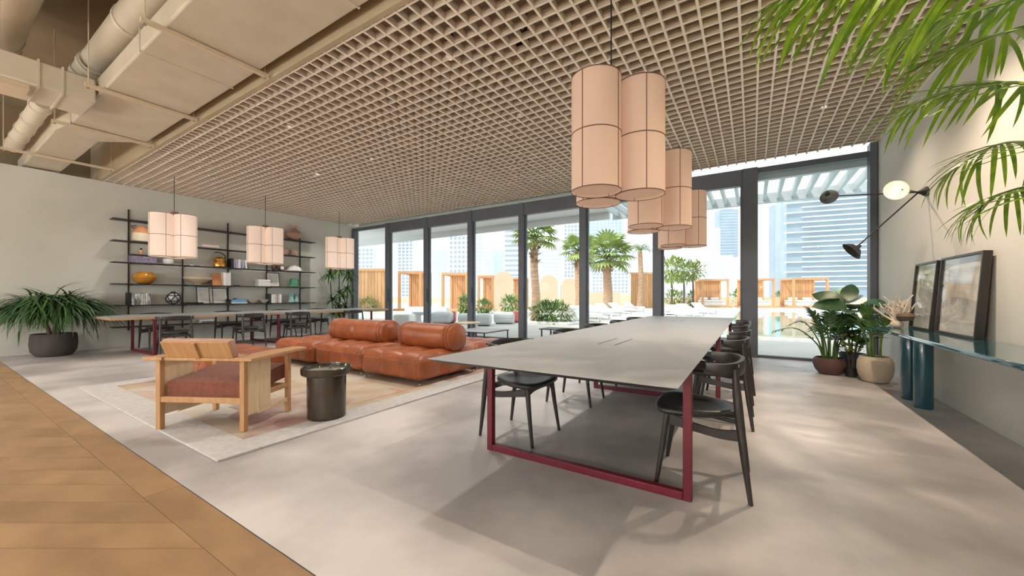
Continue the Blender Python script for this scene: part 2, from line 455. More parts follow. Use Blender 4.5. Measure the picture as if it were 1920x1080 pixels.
def wall(name, mat, *b):
    return tag(MB().box(*b).build(name, mat), kind='structure')
wall('wall_left', 'plaster', XL - 0.2, XL, YB, YW + .15, 0, ZG)
wall('wall_left', 'ceiling_paint', XL - 0.9, XL - 0.7, YB, YW + .15, ZG - .3, ZTOP)
wall('wall_right', 'plaster_right', XR, XR + 0.2, YB, YW + .15, 0, ZTOP)
wb_ = struct('wall_back')
MB().box(XL, -9.0, YB - .2, YB, 0, ZTOP).build('panel', 'plaster', wb_)
MB().box(0.9, XR, YB - .2, YB, 0, ZTOP).build('panel', 'plaster', wb_)
MB().box(-9.0, 0.9, YB - .2, YB, 4.3, ZTOP).build('panel', 'plaster', wb_)
wall('ceiling', 'ceiling_paint', XL - 0.9, XR, YB - .2, YG, ZTOP, ZTOP + .2)
wall('ceiling', 'plenum_paint', XL - 0.2, XR, YG, YW + 0.15, ZG + 0.42, ZTOP + .2)
wall('trim_1', 'bulkhead_paint', XL - .9, XR, YG - 0.05, YG, ZG - 0.005, ZTOP)

# egg-crate ceiling: every slat its own piece
grid = struct('ceiling')
sx = MB().box(XL, XR, -0.011, 0.011, 0, 0.06).mesh('slat', ['slat_shaded_side', 'slat_lit_edge'], False)
sy = MB().box(-0.011, 0.011, YG, YW - .08, -0.002, 0.058).mesh('slat', ['slat_shaded_side', 'slat_lit_edge'], False)
for me in (sx, sy): me.polygons[0].material_index = 1          # lower edge paler than the sides: shading put into the colours
n = int((XR - XL) / 0.1485)
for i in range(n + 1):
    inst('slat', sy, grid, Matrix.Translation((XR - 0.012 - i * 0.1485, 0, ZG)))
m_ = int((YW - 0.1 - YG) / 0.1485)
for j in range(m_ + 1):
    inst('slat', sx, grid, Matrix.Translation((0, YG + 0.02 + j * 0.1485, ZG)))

# window wall
MX = [-11.68, -9.94, -8.23, -6.56, -4.92, -3.28, -1.65, -0.03, 1.63]
for i in range(8):
    w = struct('window_%d' % (i + 1))
    x0, x1 = MX[i], MX[i + 1]
    ww = 0.12 if i == 7 else 0.07
    mw = 0.24 if i == 7 else (0.10 if i == 0 else 0.15)
    MB().box(x0 - mw / 2, x0 + mw / 2, YW - 0.14, YW + 0.04, 0, 3.47).build('mullion', 'frame_metal', w, bevel=.006)
    if i == 7:
        MB().box(x1 - 0.03, x1 + 0.06, YW - 0.16, YW + 0.04, 0, ZG).build('mullion', 'frame_metal', w, bevel=.006)
    a, b = x0 + mw / 2, x1 - (0.12 if i == 6 else (0.03 if i == 7 else 0.075))
    end = i in (0, 7)
    zt = 3.37 if end else 3.17
    MB().box(a, b, YW - 0.12 + (0.04 if end else 0), YW + 0.02, zt, 3.47).build('header', 'frame_metal', w, bevel=.006)
    MB().box(a, b, YW - 0.08, YW + 0.02, -.01, 0.045).build('sill', 'frame_metal', w, bevel=.004)
    MB().box(a, b, YW - 0.03, YW - 0.015, 0.045, zt).build('pane', 'pane_glass', w, smooth=False)
    MB().box(x0, x1, YW - 0.03, YW - 0.015, 3.47, ZG + .3).build('transom_pane', 'pane_glass', w, smooth=False)
    if not end:
        for xx in (a, b - 0.035):
            MB().box(xx, xx + 0.035, YW - 0.06, YW, 0.045, zt).build('stile', 'frame_metal', w)
        if i not in (6,):
            MB().bar((x0 + mw / 2 + .04, YW - .17, 0.95), (x0 + mw / 2 + .04, YW - .17, 1.35), .02, .02).build('handle', 'black_metal', w)
# the far side of the building: a glazed front behind the viewer
wbk = struct('window_9')
for i in range(7):
    xx = -9.0 + i * 1.65
    MB().box(xx - .05, xx + .05, YB - .15, YB - .02, 0, 4.3).build('mullion', 'frame_metal', wbk)
MB().box(-9, .9, YB - .1, YB - .085, 0.05, 4.3).build('pane', 'pane_glass', wbk)

# ceiling downlights (small cans flush with the grid)
def downlight(x, y, e, label, group=None, z=ZG + 0.012, spot=R(125), blend=0.9, col=(1.0, 0.85, 0.68), cat='downlight', r=0.03):
    t = thing('ceiling_downlight', label, cat, (x, y, z), 0, group)
    MB().lathe([(0.026, 0.0), (0.040, 0.0), (0.042, 0.012), (0.040, 0.09), (0.012, 0.10)], 16, cap=False).build('can', 'white_render', t)
    MB().lathe([(0.001, 0.012), (0.026, 0.010), (0.026, 0.016), (0.001, 0.018)], 16).build('lens', 'lens', t)
    ld = bpy.data.lights.new('downlight_lamp', 'SPOT'); ld.energy = e; ld.color = col; ld.spot_size = spot; ld.spot_blend = blend
    ld.shadow_soft_size = r
    lo = bpy.data.objects.new('downlight_lamp', ld); COL.objects.link(lo); lo.parent = t; lo.location = (0, 0, -0.02)
    return t
DL = [(0.80, 2.62, 'over the teal console side, nearest the camera'), (0.80, 4.55, 'between the big grey table and the teal console'), (0.80, 6.4, 'near the glass wall on the console side'),
      (-2.67, 3.02, 'between the big table and sofas, nearest the camera'), (-2.70, 4.51, 'beside the nearest lantern cluster, second from the bulkhead'), (-2.7, 6.3, 'near the glass wall between the tables'),
      (-5.73, 3.00, 'above the sofas'), (-5.8, 4.5, 'behind the sofas'), (-5.8, 6.3, 'near the glass wall behind the sofas'),
      (-8.6, 2.9, 'by the left long table, nearest the bulkhead'), (-7.47, 4.46, 'over the walkway beside the left long table'), (-8.6, 6.3, 'by the left long table near the glass'),
      (-10.5, 3.1, 'added to wash the shelf wall, near end'), (-10.5, 5.0, 'added to wash the shelf wall, middle'), (-10.5, 6.8, 'added to wash the shelf wall, far end')]  # this last row is added to brighten the left wall
for x, y, w_ in DL:
    e = (150 if y > 6 else 380) if x > 0 else (200 if x > -6.5 else (170 if x > -9 else 120))
    downlight(x, y, e * .46, 'small white ceiling downlight in the grid ' + w_, col=(1, .79, .60) if x > 0 else (1, .94, .86), r=.03 if x > 0 else .08)
for k, (x, y) in enumerate([(-1.2, -1.0), (-3.4, -1.0), (-5.6, -1.0), (-7.8, -1.0), (-10.0, -1.0)]):
    downlight(x, y, 90, 'small white downlight over the oak floor behind the viewer, ' + ['rightmost of five', 'second from the right', 'middle of five', 'second from the left', 'leftmost of five'][k], z=3.7, col=(1, .92, .82), r=.08)

# unseen fill lamps added behind the viewer to lift the under-table shadow
for k, (x, y) in enumerate([(0.2, -3.9), (-3.6, -4.2), (-7.4, -4.2), (-10.6, -3.8)]):
    t = thing('fill_lamp', 'white globe lamp added as unseen fill behind the viewer, ' + ['rightmost', 'second from the right', 'second from the left', 'leftmost'][k], 'fill lamp', (x, y, 0))
    MB().lathe([(.16, 0), (.16, .02), (.02, .03)], 28).build('base', 'black_metal', t)
    MB().lathe([(.012, .03), (.012, 1.50)], 12).build('pole', 'black_metal', t)
    MB().ball((0, 0, 1.72), .22, 24, 14).build('globe_shade', 'shade_fabric_pale', t)
    ld = bpy.data.lights.new('fill_lamp_bulb', 'POINT'); ld.energy = 880; ld.color = (1, .95, .88); ld.shadow_soft_size = .235
    lo = bpy.data.objects.new('fill_lamp_bulb', ld); COL.objects.link(lo); lo.parent = t; lo.location = (0, 0, 1.72)
# exposed services above the oak floor
def duct_box(mb, x0, x1, y0, y1, z0, z1): return mb.box(x0, x1, y0, y1, z0, z1)
d = thing('ceiling_duct', 'wide flat beige air duct running along the grid ceiling edge', 'duct', (0, 0, 0))
MB().box(-8.35, 1.6, 1.28, 2.10, 3.62, 3.84).build('duct_body', 'duct_metal', d, bevel=.02)
vs = [(-8.35, 1.28, 3.62), (-8.35, 2.10, 3.62), (-8.35, 1.28, 3.84), (-8.35, 2.10, 3.84), (-8.95, 1.2, 3.62), (-8.95, 1.68, 3.62), (-8.95, 1.2, 3.84), (-8.95, 1.68, 3.84)]
MB().add(vs, [(0, 4, 5, 1), (2, 3, 7, 6), (0, 2, 6, 4), (1, 5, 7, 3)]).build('reducer', 'duct_metal', d, smooth=False)
MB().box(-12.4, -8.95, 1.2, 1.68, 3.62, 3.84).build('narrow_duct', 'duct_metal', d, bevel=.02)
for xx in (-5.3, -2.9, -0.6):
    MB().box(xx, xx + .02, 1.273, 2.107, 3.613, 3.847).build('flange', 'duct_metal', d)
b = thing('ceiling_duct', 'bright rectangular branch duct joining the wide duct at the left', 'duct', (0, 0, 0))
MB().box(-7.5, -6.85, 0.42, 1.26, 3.50, 3.79).build('duct_body', 'duct_bright', b, bevel=.02)
for yy in (0.80, 0.98):
    MB().box(-7.515, -6.835, yy, yy + .018, 3.485, 3.805).build('flange', 'duct_bright', b)
MB().box(-7.3, -6.9, 0.5, 0.75, 3.44, 3.499).build('hanger_plate', 'strut_metal', b)
for (pts, rad, lab, mt) in [([(-7.6, 1.30, 4.02), (-7.3, 1.35, 4.18), (-6.6, 1.377, 4.22), (1.6, 1.377, 4.22)], 0.17, 'thick round insulated pipe duct running behind the wide flat duct', 'duct_metal'),
                            ([(-8.2, 0.52, 4.28), (-7.6, 0.52, 4.36), (-4.0, 0.52, 4.37), (1.0, 0.52, 4.37)], 0.29, 'thick round duct in the upper left corner', 'duct_metal'),
                            ([(-11.2, 1.03, 3.80), (-9.9, 1.03, 3.81), (-8.3, 1.03, 3.82)], 0.105, 'short thin round duct below the branch duct near the left wall', 'duct_bright')]:
    t = thing('round_duct', lab, 'duct')
    pp = smooth_path(pts, 24)
    MB().tube(pp, rad, 20).build('pipe', mt, t)
    for q in range(2, 24, 5):
        dv = (pp[q + 1] - pp[q]).normalized() * 0.03
        MB().tube([pp[q] - dv, pp[q] + dv], rad + 0.012, 20).build('clamp', 'duct_bright', t)
for i, (xx, y0, y1) in enumerate([(-4.62, 1.12, 2.19), (-6.6, 1.12, 2.19), (-8.35, 1.1, 2.19), (-10.6, 0.85, 2.19)]):
    t = thing('duct_hanger', ['beige strut with threaded rods under the wide duct, nearest the camera', 'beige strut with threaded rods under the middle of the wide duct',
              'beige strut with threaded rods under the duct where it narrows', 'long beige strut with threaded rods close to the left wall'][i], 'bracket', (xx, 0, 0))
    MB().box(-.02, .02, y0, y1, 3.572, 3.612).build('strut', 'strut_metal', t)
    for yy in (y0 + .03, y1 - .04):
        MB().tube([(0, yy, 3.56), (0, yy, 4.9)], .006, 6).build('threaded_rod', 'strut_metal', t)
        MB().lathe([(.014, 3.552), (.014, 3.568)], 6, Matrix.Translation((0, yy, 0))).build('nut', 'chrome', t)
for i, (xx, yy) in enumerate([(-7.5, 0.35), (-6.3, 0.5), (-9.4, 0.35), (-10.8, 0.5)]):
    tag(MB().tube([(xx, yy, 3.7), (xx, yy, 4.9)], .007, 6).build('threaded_rod', 'strut_metal'), ['thin threaded rod through the bright branch duct', 'thin threaded rod just right of the branch duct',
        'thin threaded rod left of the branch duct', 'thin threaded rod close to the left wall'][i], 'rod')
# black spot heads sitting above the crate
for i, (u, v) in enumerate([(843, 78), (838, 128), (985, 82), (975, 100)]):
    p = P(u, v, 1); r_ = ray(u, v); q = r_ * ((ZG + .10 - H_CAM) / r_.z)
    t = thing('spot_head', 'small black spot head above the grid ' + ['left of the nearest lanterns, further left', 'left of the nearest lanterns, below the first', 'nearer the lanterns, upper', 'nearer the lanterns, lower'][i], 'spotlight', (q.x, q.y, ZG + .1))
    MB().lathe([(.035, 0), (.04, .02), (.04, .12), (.02, .14)], 14).build('head', 'black_metal', t)
    MB().box(-.012, .012, -.012, .012, .13, .31).build('stem', 'black_metal', t)
# sprinkler / camera dome in the far left corner
MB_ = MB().ball((0, 0, 0), .045, 12, 8).build('security_camera', 'white_render', loc=(XL + 0.25, YW - .35, ZG - .03))
tag(MB_, 'small white dome camera at the far left ceiling corner', 'camera')
# ------------------------------------------------------------------ long tables
def long_table(name, label, x0, x1, y0, y1, side='left', wood=False):
    t = thing(name, label, 'table', ((x0 + x1) / 2, (y0 + y1) / 2, 0))
    w = (x1 - x0) / 2; l = (y1 - y0) / 2
    for a, b in ((-l, -0.0015), (0.0015, l)):
        MB().box(-w, w, a, b, 0.735, 0.74).build('tabletop', 'lino_grey', t, bevel=.001)
        # chamfered black underside
        zl = .69 if wood else .712; ins = .02 if wood else .05
        vs = [(-w, a, .735), (w, a, .735), (w, b, .735), (-w, b, .735), (-w + ins, a + ins * (a < -1), zl), (w - ins, a + ins * (a < -1), zl), (w - ins, b - ins * (b > 1), zl), (-w + ins, b - ins * (b > 1), zl)]
        MB().add(vs, [(0, 3, 2, 1), (4, 5, 6, 7), (0, 1, 5, 4), (1, 2, 6, 5), (2, 3, 7, 6), (3, 0, 4, 7)]).build('table_edge', 'table_wood_edge' if wood else 'table_edge', t, smooth=False)
    for yy in (-l + .60, -l + 2.81, l - .60):
        fr = bpy.data.objects.new('leg_frame', None)
        wl = w - .02
        for sx_ in (-1, 1):
            xx = sx_ * (wl - .0225)
            MB().box(xx - .0225, xx + .0225, yy - .0225, yy + .0225, 0.0, .712).build('leg', 'red_metal', t, bevel=.004)
        MB().box(-wl + .045, wl - .045, yy - .0225, yy + .0225, 0.0, .045).build('foot_rail', 'red_metal', t, bevel=.004)
        MB().box(-wl + .045, wl - .045, yy - .0225, yy + .0225, .672, .712).build('top_rail', 'red_metal', t, bevel=.004)
    for sx_ in (-1, 1):
        MB().box(sx_ * .3 - .02, sx_ * .3 + .02, -l + .6, l - .6, .672, .712).build('beam', 'black_metal', t)
    for yc in (-1.55, 1.55):
        for xx in (-.065, .065):
            MB().box(xx - .006, xx + .006, yc - .25, yc + .25, .7401, .7412).build('cable_slot', 'black_metal', t)
        MB().box(-.058, .058, yc - .25, yc + .25, .7401, .7408).build('cable_flap', 'lino_grey', t)
    return t
long_table('conference_table', 'big grey-topped table with dark red legs under the large lanterns in front', -1.655, -.255, 1.68, 7.70)
long_table('conference_table', 'grey-topped wood-edged table with dark red legs along the shelf wall', -10.85, -9.45, 1.90, 7.92, wood=True)

# ------------------------------------------------------------------ armchairs round the tables
def seat_outline():
    c = [(-.235, .17), (-.2, .235), (-.1, .262), (0, .268), (.1, .262), (.2, .235), (.235, .17), (.225, .06), (.17, -.08), (.09, -.175), (0, -.205), (-.09, -.175), (-.17, -.08), (-.225, .06)]
    n = len(c); out = []
    for i in range(n):
        p0, p1, p2, p3 = [Vector((*c[(i + k) % n], 0)) for k in (-1, 0, 1, 2)]
        for t in (0, .33, .66):
            q = .5 * ((2 * p1) + (p2 - p0) * t + (2 * p0 - 5 * p1 + 4 * p2 - p3) * t * t + (3 * p1 - p0 - 3 * p2 + p3) * t ** 3)
            out.append((q.x, q.y))
    return out
def make_chair(label):
    t = thing('dining_armchair', label, 'chair')
    MB().loft(seat_outline(), [(.80, .418), (.94, .420), (.99, .430), (1.0, .440), (.985, .452), (.94, .459), (.8, .458), (.5, .450), (.15, .446)]).build('seat', 'black_leather', t, angle=60)
    for s in (-1, 1):
        MB().tube([(s * .222, .238, 0), (s * .208, .205, .22), (s * .195, .178, .432)], [.012, .0165, .021], 12).build('leg', 'black_wood', t)
        MB().tube([(s * .228, -.242, 0), (s * .226, -.214, .22), (s * .224, -.192, .42), (s * .219, -.176, .58), (s * .212, -.168, .715)], [.012, .018, .022, .020, .016], 12).build('leg', 'black_wood', t)
        # side rail sweeping down to the rear leg
        pts = smooth_path([(s * .197, .17, .392), (s * .212, .04, .368), (s * .222, -.09, .352), (s * .224, -.2, .36)], 10)
        mb = MB()
        for i in range(10):
            h0 = .062 - .018 * math.sin(math.pi * i / 10); h1 = .062 - .018 * math.sin(math.pi * (i + 1) / 10)
            a, b = pts[i], pts[i + 1]
            vs = []
            for p, h in ((a, h0), (b, h1)):
                vs += [(p.x - .009, p.y, p.z - h / 2), (p.x + .009, p.y, p.z - h / 2), (p.x + .009, p.y, p.z + h / 2), (p.x - .009, p.y, p.z + h / 2)]
            mb.add(vs, [(0, 1, 5, 4), (1, 2, 6, 5), (2, 3, 7, 6), (3, 0, 4, 7)])
        mb.build('side_rail', 'black_wood', t)
    # front apron with an arched underside
    mb = MB(); N = 10
    for i in range(N):
        xs = [-.19 + .38 * j / N for j in (i, i + 1)]
        zb = [.352 + .035 * (1 - (2 * abs(x_ / .38)) ** 4) for x_ in xs]
        vs = []
        for x_, z_ in zip(xs, zb):
            vs += [(x_, .166, z_), (x_, .186, z_), (x_, .186, .424), (x_, .166, .424)]
        mb.add(vs, [(0, 1, 5, 4), (1, 2, 6, 5), (2, 3, 7, 6), (3, 0, 4, 7)])
    mb.build('apron', 'black_wood', t)
    MB().box(-.22, .22, -.202, -.184, .36, .405).build('rear_rail', 'black_wood', t)
    for s in (-1, 1):
        MB().tube([(s * .08, .12, .425), (s * .08, -.19, .39)], .012, 8).build('seat_rail', 'black_wood', t)
    # curved backrest that wraps forward into short arms
    mb = MB(); N = 28; vs = []; fs = []
    for i in range(N + 1):
        th = R(-90 + 180 * i / N); c = abs(math.sin(th / 1.16))
        rx, ry = .262, .245
        x_ = rx * math.sin(th); y_ = -.03 - .178 * max(0.0, math.cos(th)) ** .62
        nx, ny = math.sin(th), -math.cos(th)
        tip = min(1, (90 - abs(math.degrees(th))) / 14 + .3)
        h = (.092 - .02 * c) * (.55 + .45 * tip); zt = .755 - .012 * c
        for (o, z_) in ((-.012, zt - h), (.008, zt - h + .004), (.016, zt - h * .5), (.012, zt), (-.010, zt + .002), (-.016, zt - h * .5)):
            vs.append((x_ + nx * o, y_ + ny * o, z_))
        if i:
            a = 6 * (i - 1); b = 6 * i
            fs += [(a + k, a + (k + 1) % 6, b + (k + 1) % 6, b + k) for k in range(6)]
    fs += [(5, 4, 3, 2, 1, 0), tuple(6 * N + k for k in range(6))]
    mb.add(vs, fs).build('backrest', 'black_wood', t, angle=50)
    for s in (-1, 1):
        MB().lathe([(.001, 0), (.010, 0), (.010, .004), (.001, .004)], 10, Matrix.Translation((s * .216, -.185, .735)) @ Matrix.Rotation(R(90), 4, 'X')).build('wood_plug', 'chrome', t)
    return t
chair0 = make_chair('')
first = [True]
def chair(x, y, rz, label):
    if first[0]:
        first[0] = False; chair0.location = (x, y, 0); chair0.rotation_euler.z = rz; chair0['label'] = label; chair0['group'] = 'black armchairs at the long tables'
        return chair0
    return dup(chair0, (x, y, 0), rz, label, 'black armchairs at the long tables')
ordn = ['nearest the camera', 'second from the camera', 'third from the camera', 'fourth from the camera', 'farthest, beside the glass wall']
for i, y in enumerate([2.62, 3.95, 4.85, 5.75, 6.75]):
    chair(-.255 + [0, .02, .03, .0, .02][i], y, R(90 + [2, 0, -2, 3, 1][i]), 'black armchair on the right side of the big grey table, ' + ordn[i])
for i, y in enumerate([2.68, 3.86, 4.85, 5.75, 6.75]):
    chair(-1.60 - [0, .01, .04, .0, .02][i], y, R(-90 + [-1, 2, 0, 3, -2][i]), 'black armchair on the left side of the big grey table, ' + ordn[i])
o4 = ['nearest the camera', 'second along', 'third along', 'farthest, by the window']
for i, y in enumerate([2.72, 3.98, 5.02, 6.5]):
    chair(-9.26, y, R(90 + [-8, 6, -4, 3][i]), 'black armchair with its back to the sofas at the shelf-side table, ' + o4[i])
for i, y in enumerate([2.95, 4.3, 5.6, 6.6]):
    chair(-11.02, y, R(-90 + [5, -4, 3, 0][i]), 'black armchair between the shelf wall and its table, ' + o4[i])

# ------------------------------------------------------------------ lantern pendants: three cloth drums to a cluster
def cluster(cx, cy, mat, where, top, rot=0.0, zb=1.925, h=.868, D=.375):
    t = thing('pendant_lantern', 'cluster of three tall cloth drums hanging over ' + where, 'pendant lamp', (cx, cy, 0), rot)
    offs = [(-.05, -.216), (.213, .066), (-.163, .150)]
    for k, (ox, oy) in enumerate(offs):
        M = Matrix.Translation((ox, oy, 0)); r_ = D / 2
        sh = MB().lathe([(r_, zb), (r_, zb + h)], 40, M, cap=False).build('lamp_shade', mat, t)
        for zz in (zb, zb + h / 2, zb + h):
            ring = [(r_ + .0015, zz - .0045), (r_ + .004, zz - .003), (r_ + .004, zz + .003), (r_ + .0015, zz + .0045)]
            MB().lathe(ring, 40, M, cap=False).build('ring_tape', 'trim_brown', sh)
        for q in range(4):
            mb = MB()
            a = R(-102 + 90 * q + 40 * k)
            mb.bar((ox + (r_ + .001) * math.cos(a), oy + (r_ + .001) * math.sin(a), zb), (ox + (r_ + .001) * math.cos(a), oy + (r_ + .001) * math.sin(a), zb + h), .006, .004)
            mb.build('seam_tape', 'trim_brown', sh)
        MB().lathe([(.001, zb + .02), (r_ - .004, zb + .02), (r_ - .004, zb + .024), (.001, zb + .024)], 40, M).build('diffuser', mat, t)
        MB().lathe([(.001, zb + h - .02), (r_ - .004, zb + h - .02), (r_ - .004, zb + h - .016), (.001, zb + h - .016)], 32, M).build('top_cloth', mat, t)
    MB().tube([(0, 0, zb + h - .03), (0, 0, top)], .006, 8).build('cord', 'black_metal', t)
    MB().lathe([(.03, zb + h + .02), (.075, zb + h + .065), (.075, zb + h + .07), (.001, zb + h + .07)], 16).build('cord_cup', 'trim_brown', t)
    for k, (ox, oy) in enumerate(offs):
        MB().tube([(0, 0, zb + h + .03), (ox, oy, zb + h - .02)], .005, 6).build('hanger_arm', 'trim_brown', t)
    return t
for i, y in enumerate([3.06, 4.77, 6.72]):
    cluster(-.97 - .02 * i, y, 'shade_fabric', 'the big grey table, ' + ['nearest the camera', 'middle of its row', 'farthest, near the glass'][i], 4.0)
for i, y in enumerate([2.98, 4.73, 6.72]):
    cluster(-10.15, y, 'shade_fabric_pale', 'the shelf-side table, ' + ['nearest the camera', 'middle of its row', 'farthest, near the corner plant'][i], 4.0, R(20))

# ------------------------------------------------------------------ rug and lounge
rug = MB().box(-1.93, 1.93, -2.05, 2.05, 0, .012).build('area_rug', 'rug_field', loc=(-4.97, 3.17, 0.0005))
tag(rug, 'large beige woven rug with a pale border under the lounge seating', 'rug')
mb = MB()
for b_ in ((-1.935, 1.935, -2.055, -1.78), (-1.935, 1.935, 1.78, 2.055), (-1.935, -1.66, -1.78, 1.78), (1.66, 1.935, -1.78, 1.78)):
    mb.box(*b_, -.0005, .016)
mb.build('border', 'rug_border', rug, bevel=.004)
for (x0, x1, y0, y1) in ((1.5, 1.54, -.6, 1.7), (1.30, 1.5, -.1, -.03), (-.35, -.1, -.78, -.62)):
    MB().box(x0, x1, y0, y1, .012, .0145).build('woven_stripe', 'clay_pink', rug)

def puff(lx, ly, h, z0, nx, ny, r_=.095, amp=.050, N=48):
    """tufted leather pad: rounded box, buttons on the top, vertical tucks round the sides"""
    mb = MB(); bm = bmesh.new()
    bmesh.ops.create_cube(bm, size=2.0)
    bmesh.ops.subdivide_edges(bm, edges=bm.edges[:], cuts=N, use_grid_fill=True)
    hx, hy, hz = lx / 2, ly / 2, h / 2
    for v in bm.verts:
        p = Vector((v.co.x * hx, v.co.y * hy, v.co.z * hz))
        q = Vector((max(-hx + r_, min(hx - r_, p.x)), max(-hy + r_, min(hy - r_, p.y)), max(-hz + r_, min(hz - r_, p.z))))
        dv = p - q
        nrm = dv.normalized() if dv.length > 1e-6 else Vector((0, 0, 1))
        p = q + nrm * r_
        tx = abs(math.sin(math.pi * (p.x / lx + .5) * nx)); ty = abs(math.sin(math.pi * (p.y / ly + .5) * ny))
        top = max(0, nrm.z) ** 1.5
        side_x = abs(nrm.x); side_y = abs(nrm.y)
        g = top * ((tx * ty) ** .30 if p.z > 0 else 0) + (1 - abs(nrm.z)) * (side_y * tx ** .33 + side_x * ty ** .33)
        wob = mnoise.noise(p * 5.0) * .010
        p = p + nrm * (amp * (g - .8) + wob * (.4 + top))
        v.co = p + Vector((0, 0, z0 + hz))
    mb.v = [tuple(v.co) for v in bm.verts]; bm.verts.index_update()
    mb.f = [tuple(v.index for v in f.verts) for f in bm.faces]
    bm.free(); return mb
def bolster(L, dy, dz, z0, y0, ripples=6, tuck=None):
    mb = MB(); N = 170; K = 36; vs = []; fs = []
    for i in range(N + 1):
        t = -1 + 2 * i / N
        e = min(1, (1 - abs(t)) / .16)
        s = (1 - (1 - e) ** 2) ** .5 * .86 + .14 if e < 1 else 1
        if i in (0, N): s = .30
        pl_ = .075 * math.cos((abs(t) - .74) * 72) * max(0, min(1, (abs(t) - .66) / .10))
        cin = -.045 * math.exp(-(t / .05) ** 2) if tuck else 0
        for k in range(K):
            a = 2 * math.pi * k / K
            ca, sa = math.cos(a), math.sin(a)
            rr = 1 + pl_ + cin + .012 * mnoise.noise(Vector((t * 3, ca, sa)) * 1.7)
            yy = math.copysign(abs(ca) ** .78, ca) * dy / 2 * s * rr; zz = math.copysign(abs(sa) ** .78, sa) * dz / 2 * s * rr
            vs.append((t * L / 2, y0 + yy, z0 + dz / 2 + zz))
        if i:
            a = K * (i - 1); b = K * i
            fs += [(a + k, b + k, b + (k + 1) % K, a + (k + 1) % K) for k in range(K)]
    fs += [tuple(range(K)), tuple(N * K + k for k in reversed(range(K)))]
    return mb.add(vs, fs)
def sofa_module(label, cx, cy, lx, ly, nx, ny, back=None, tuck=False, rz=0.0):
    t = thing('sofa_module', label, 'sofa', (cx, cy, .012), rz)
    s = puff(lx, ly, .37, .018, nx, ny).build('seat', 'leather', t, angle=180)
    for sx_ in (-1, 1):                                     # piping seams at the front corners
        for off in (.0, .035):
            mb = MB()
            pts = [(sx_ * (lx / 2 - .05 - off), -ly / 2 - .002 + (.03 if off == 0 else 0.006), z_) for z_ in (.09, .16, .24, .32)]
            mb.tube(pts, .008, 6)
            mb.build('piping', 'leather', s)
    for sx_ in (-1, 1):
        for sy_ in (-1, 1):
            MB().ball((sx_ * (lx / 2 - .055), sy_ * (ly / 2 - .055), .016), .017, 10, 6).build('foot', 'chrome', t)
    for i in range(1, nx):
        for j in range(1, ny):
            MB().ball((-lx / 2 + lx * i / nx, -ly / 2 + ly * j / ny, .371), (.017, .017, .008), 10, 6).build('button', 'leather', t)
    if back:
        L, yb, xo = back
        bo = bolster(L, .40, .36, .355, yb, tuck=tuck).build('backrest', 'leather', t, angle=180)
        bo.location.x = xo
    return t
sofa_module('orange leather sofa module with bolster, nearest the big grey table', -3.97, 3.89, 1.14, 1.16, 3, 3, back=(1.06, .16, .05))
sofa_module('orange leather sofa module with a long bolster, middle of the front row', -5.17, 3.93, 1.14, 1.12, 3, 3, back=(1.50, .16, -.34), tuck=True)
sofa_module('low orange leather sofa module without a bolster, left end of the row', -6.34, 3.90, 1.14, 1.10, 3, 3)
sofa_module('low orange leather sofa module behind the bolsters, towards the glass wall', -4.02, 4.98, 1.08, .84, 3, 2)
sofa_module('low orange leather pouf module behind the oak lounge chair', -6.02, 2.33, 1.30, 1.02, 3, 2)

# oak lounge chair seen from behind
t = thing('lounge_chair', 'low oak lounge chair with broad arms and rust cushion, back to the camera', 'armchair', (-3.96, 1.545, .0165), R(28.1))
for sx_ in (-1, 1):
    MB().box(sx_ * .365 - .02, sx_ * .365 + .02, -.30, -.255, 0, .575).build('leg', 'chair_oak', t, bevel=.004)
    MB().box(sx_ * .365 - .02, sx_ * .365 + .02, .25, .29, 0, .575).build('leg', 'chair_oak', t, bevel=.004)
    out = [(sx_ * .30, -.33), (sx_ * .47, -.33), (sx_ * .47, .40), (sx_ * .38, .43), (sx_ * .30, .40)]
    if sx_ > 0: out = out
    else: out = out[::-1]
    MB().prism(out, .575, .60).build('arm', 'chair_oak', t, bevel=.004, smooth=False)
    MB().box(sx_ * .365 - .012, sx_ * .365 + .012, -.253, -.12, .115, .573).build('side_panel', 'chair_ash', t, bevel=.003)
    MB().box(sx_ * .365 - .012, sx_ * .365 + .012, -.118, .02, .135, .573).build('side_panel', 'chair_ash', t, bevel=.003)
    MB().box(sx_ * .365 - .014, sx_ * .365 + .014, .02, .25, .235, .275).build('seat_rail', 'chair_oak', t, bevel=.003)
    MB().box(sx_ * .365 - .010, sx_ * .365 + .010, -.118, .25, .10, .135).build('stretcher', 'chair_ash', t, bevel=.003)
MB().box(-.345, .345, -.295, -.265, .225, .27).build('rear_rail', 'chair_oak', t, bevel=.003)
MB().box(-.345, .345, .255, .285, .225, .27).build('front_rail', 'chair_oak', t, bevel=.003)
MB().box(-.345, .345, -.31, -.285, .572, .596).build('back_rail', 'chair_oak', t, bevel=.003)
c = bmesh.new(); bmesh.ops.create_cube(c, size=1); bmesh.ops.subdivide_edges(c, edges=c.edges[:], cuts=10, use_grid_fill=True)
mb = MB()
for v in c.verts:
    x_, y_, z_ = v.co.x * 2, v.co.y * 2, v.co.z * 2
    f_ = (1 - abs(x_) ** 6) * (1 - abs(y_) ** 6)
    v.co = Vector((x_ * .33, .015 + y_ * .268, .355 + z_ * (.066 + .022 * f_) + y_ * .035))
c.verts.index_update()
mb.v = [tuple(v.co) for v in c.verts]; mb.f = [tuple(v.index for v in f.verts) for f in c.faces]; c.free()
mb.build('seat_cushion', 'rust_fabric', t, bevel=0.0, angle=50)
tilt = Matrix.Translation((0, -.285, .60)) @ Matrix.Rotation(R(24), 4, 'X')
MB().box(-.29, .29, -.012, .010, 0, .145, tilt).build('back_panel', 'chair_oak', t, bevel=.003)
MB().box(-.02, .02, -.034, -.012, 0, .145, tilt).build('back_batten', 'chair_oak', t, bevel=.003)
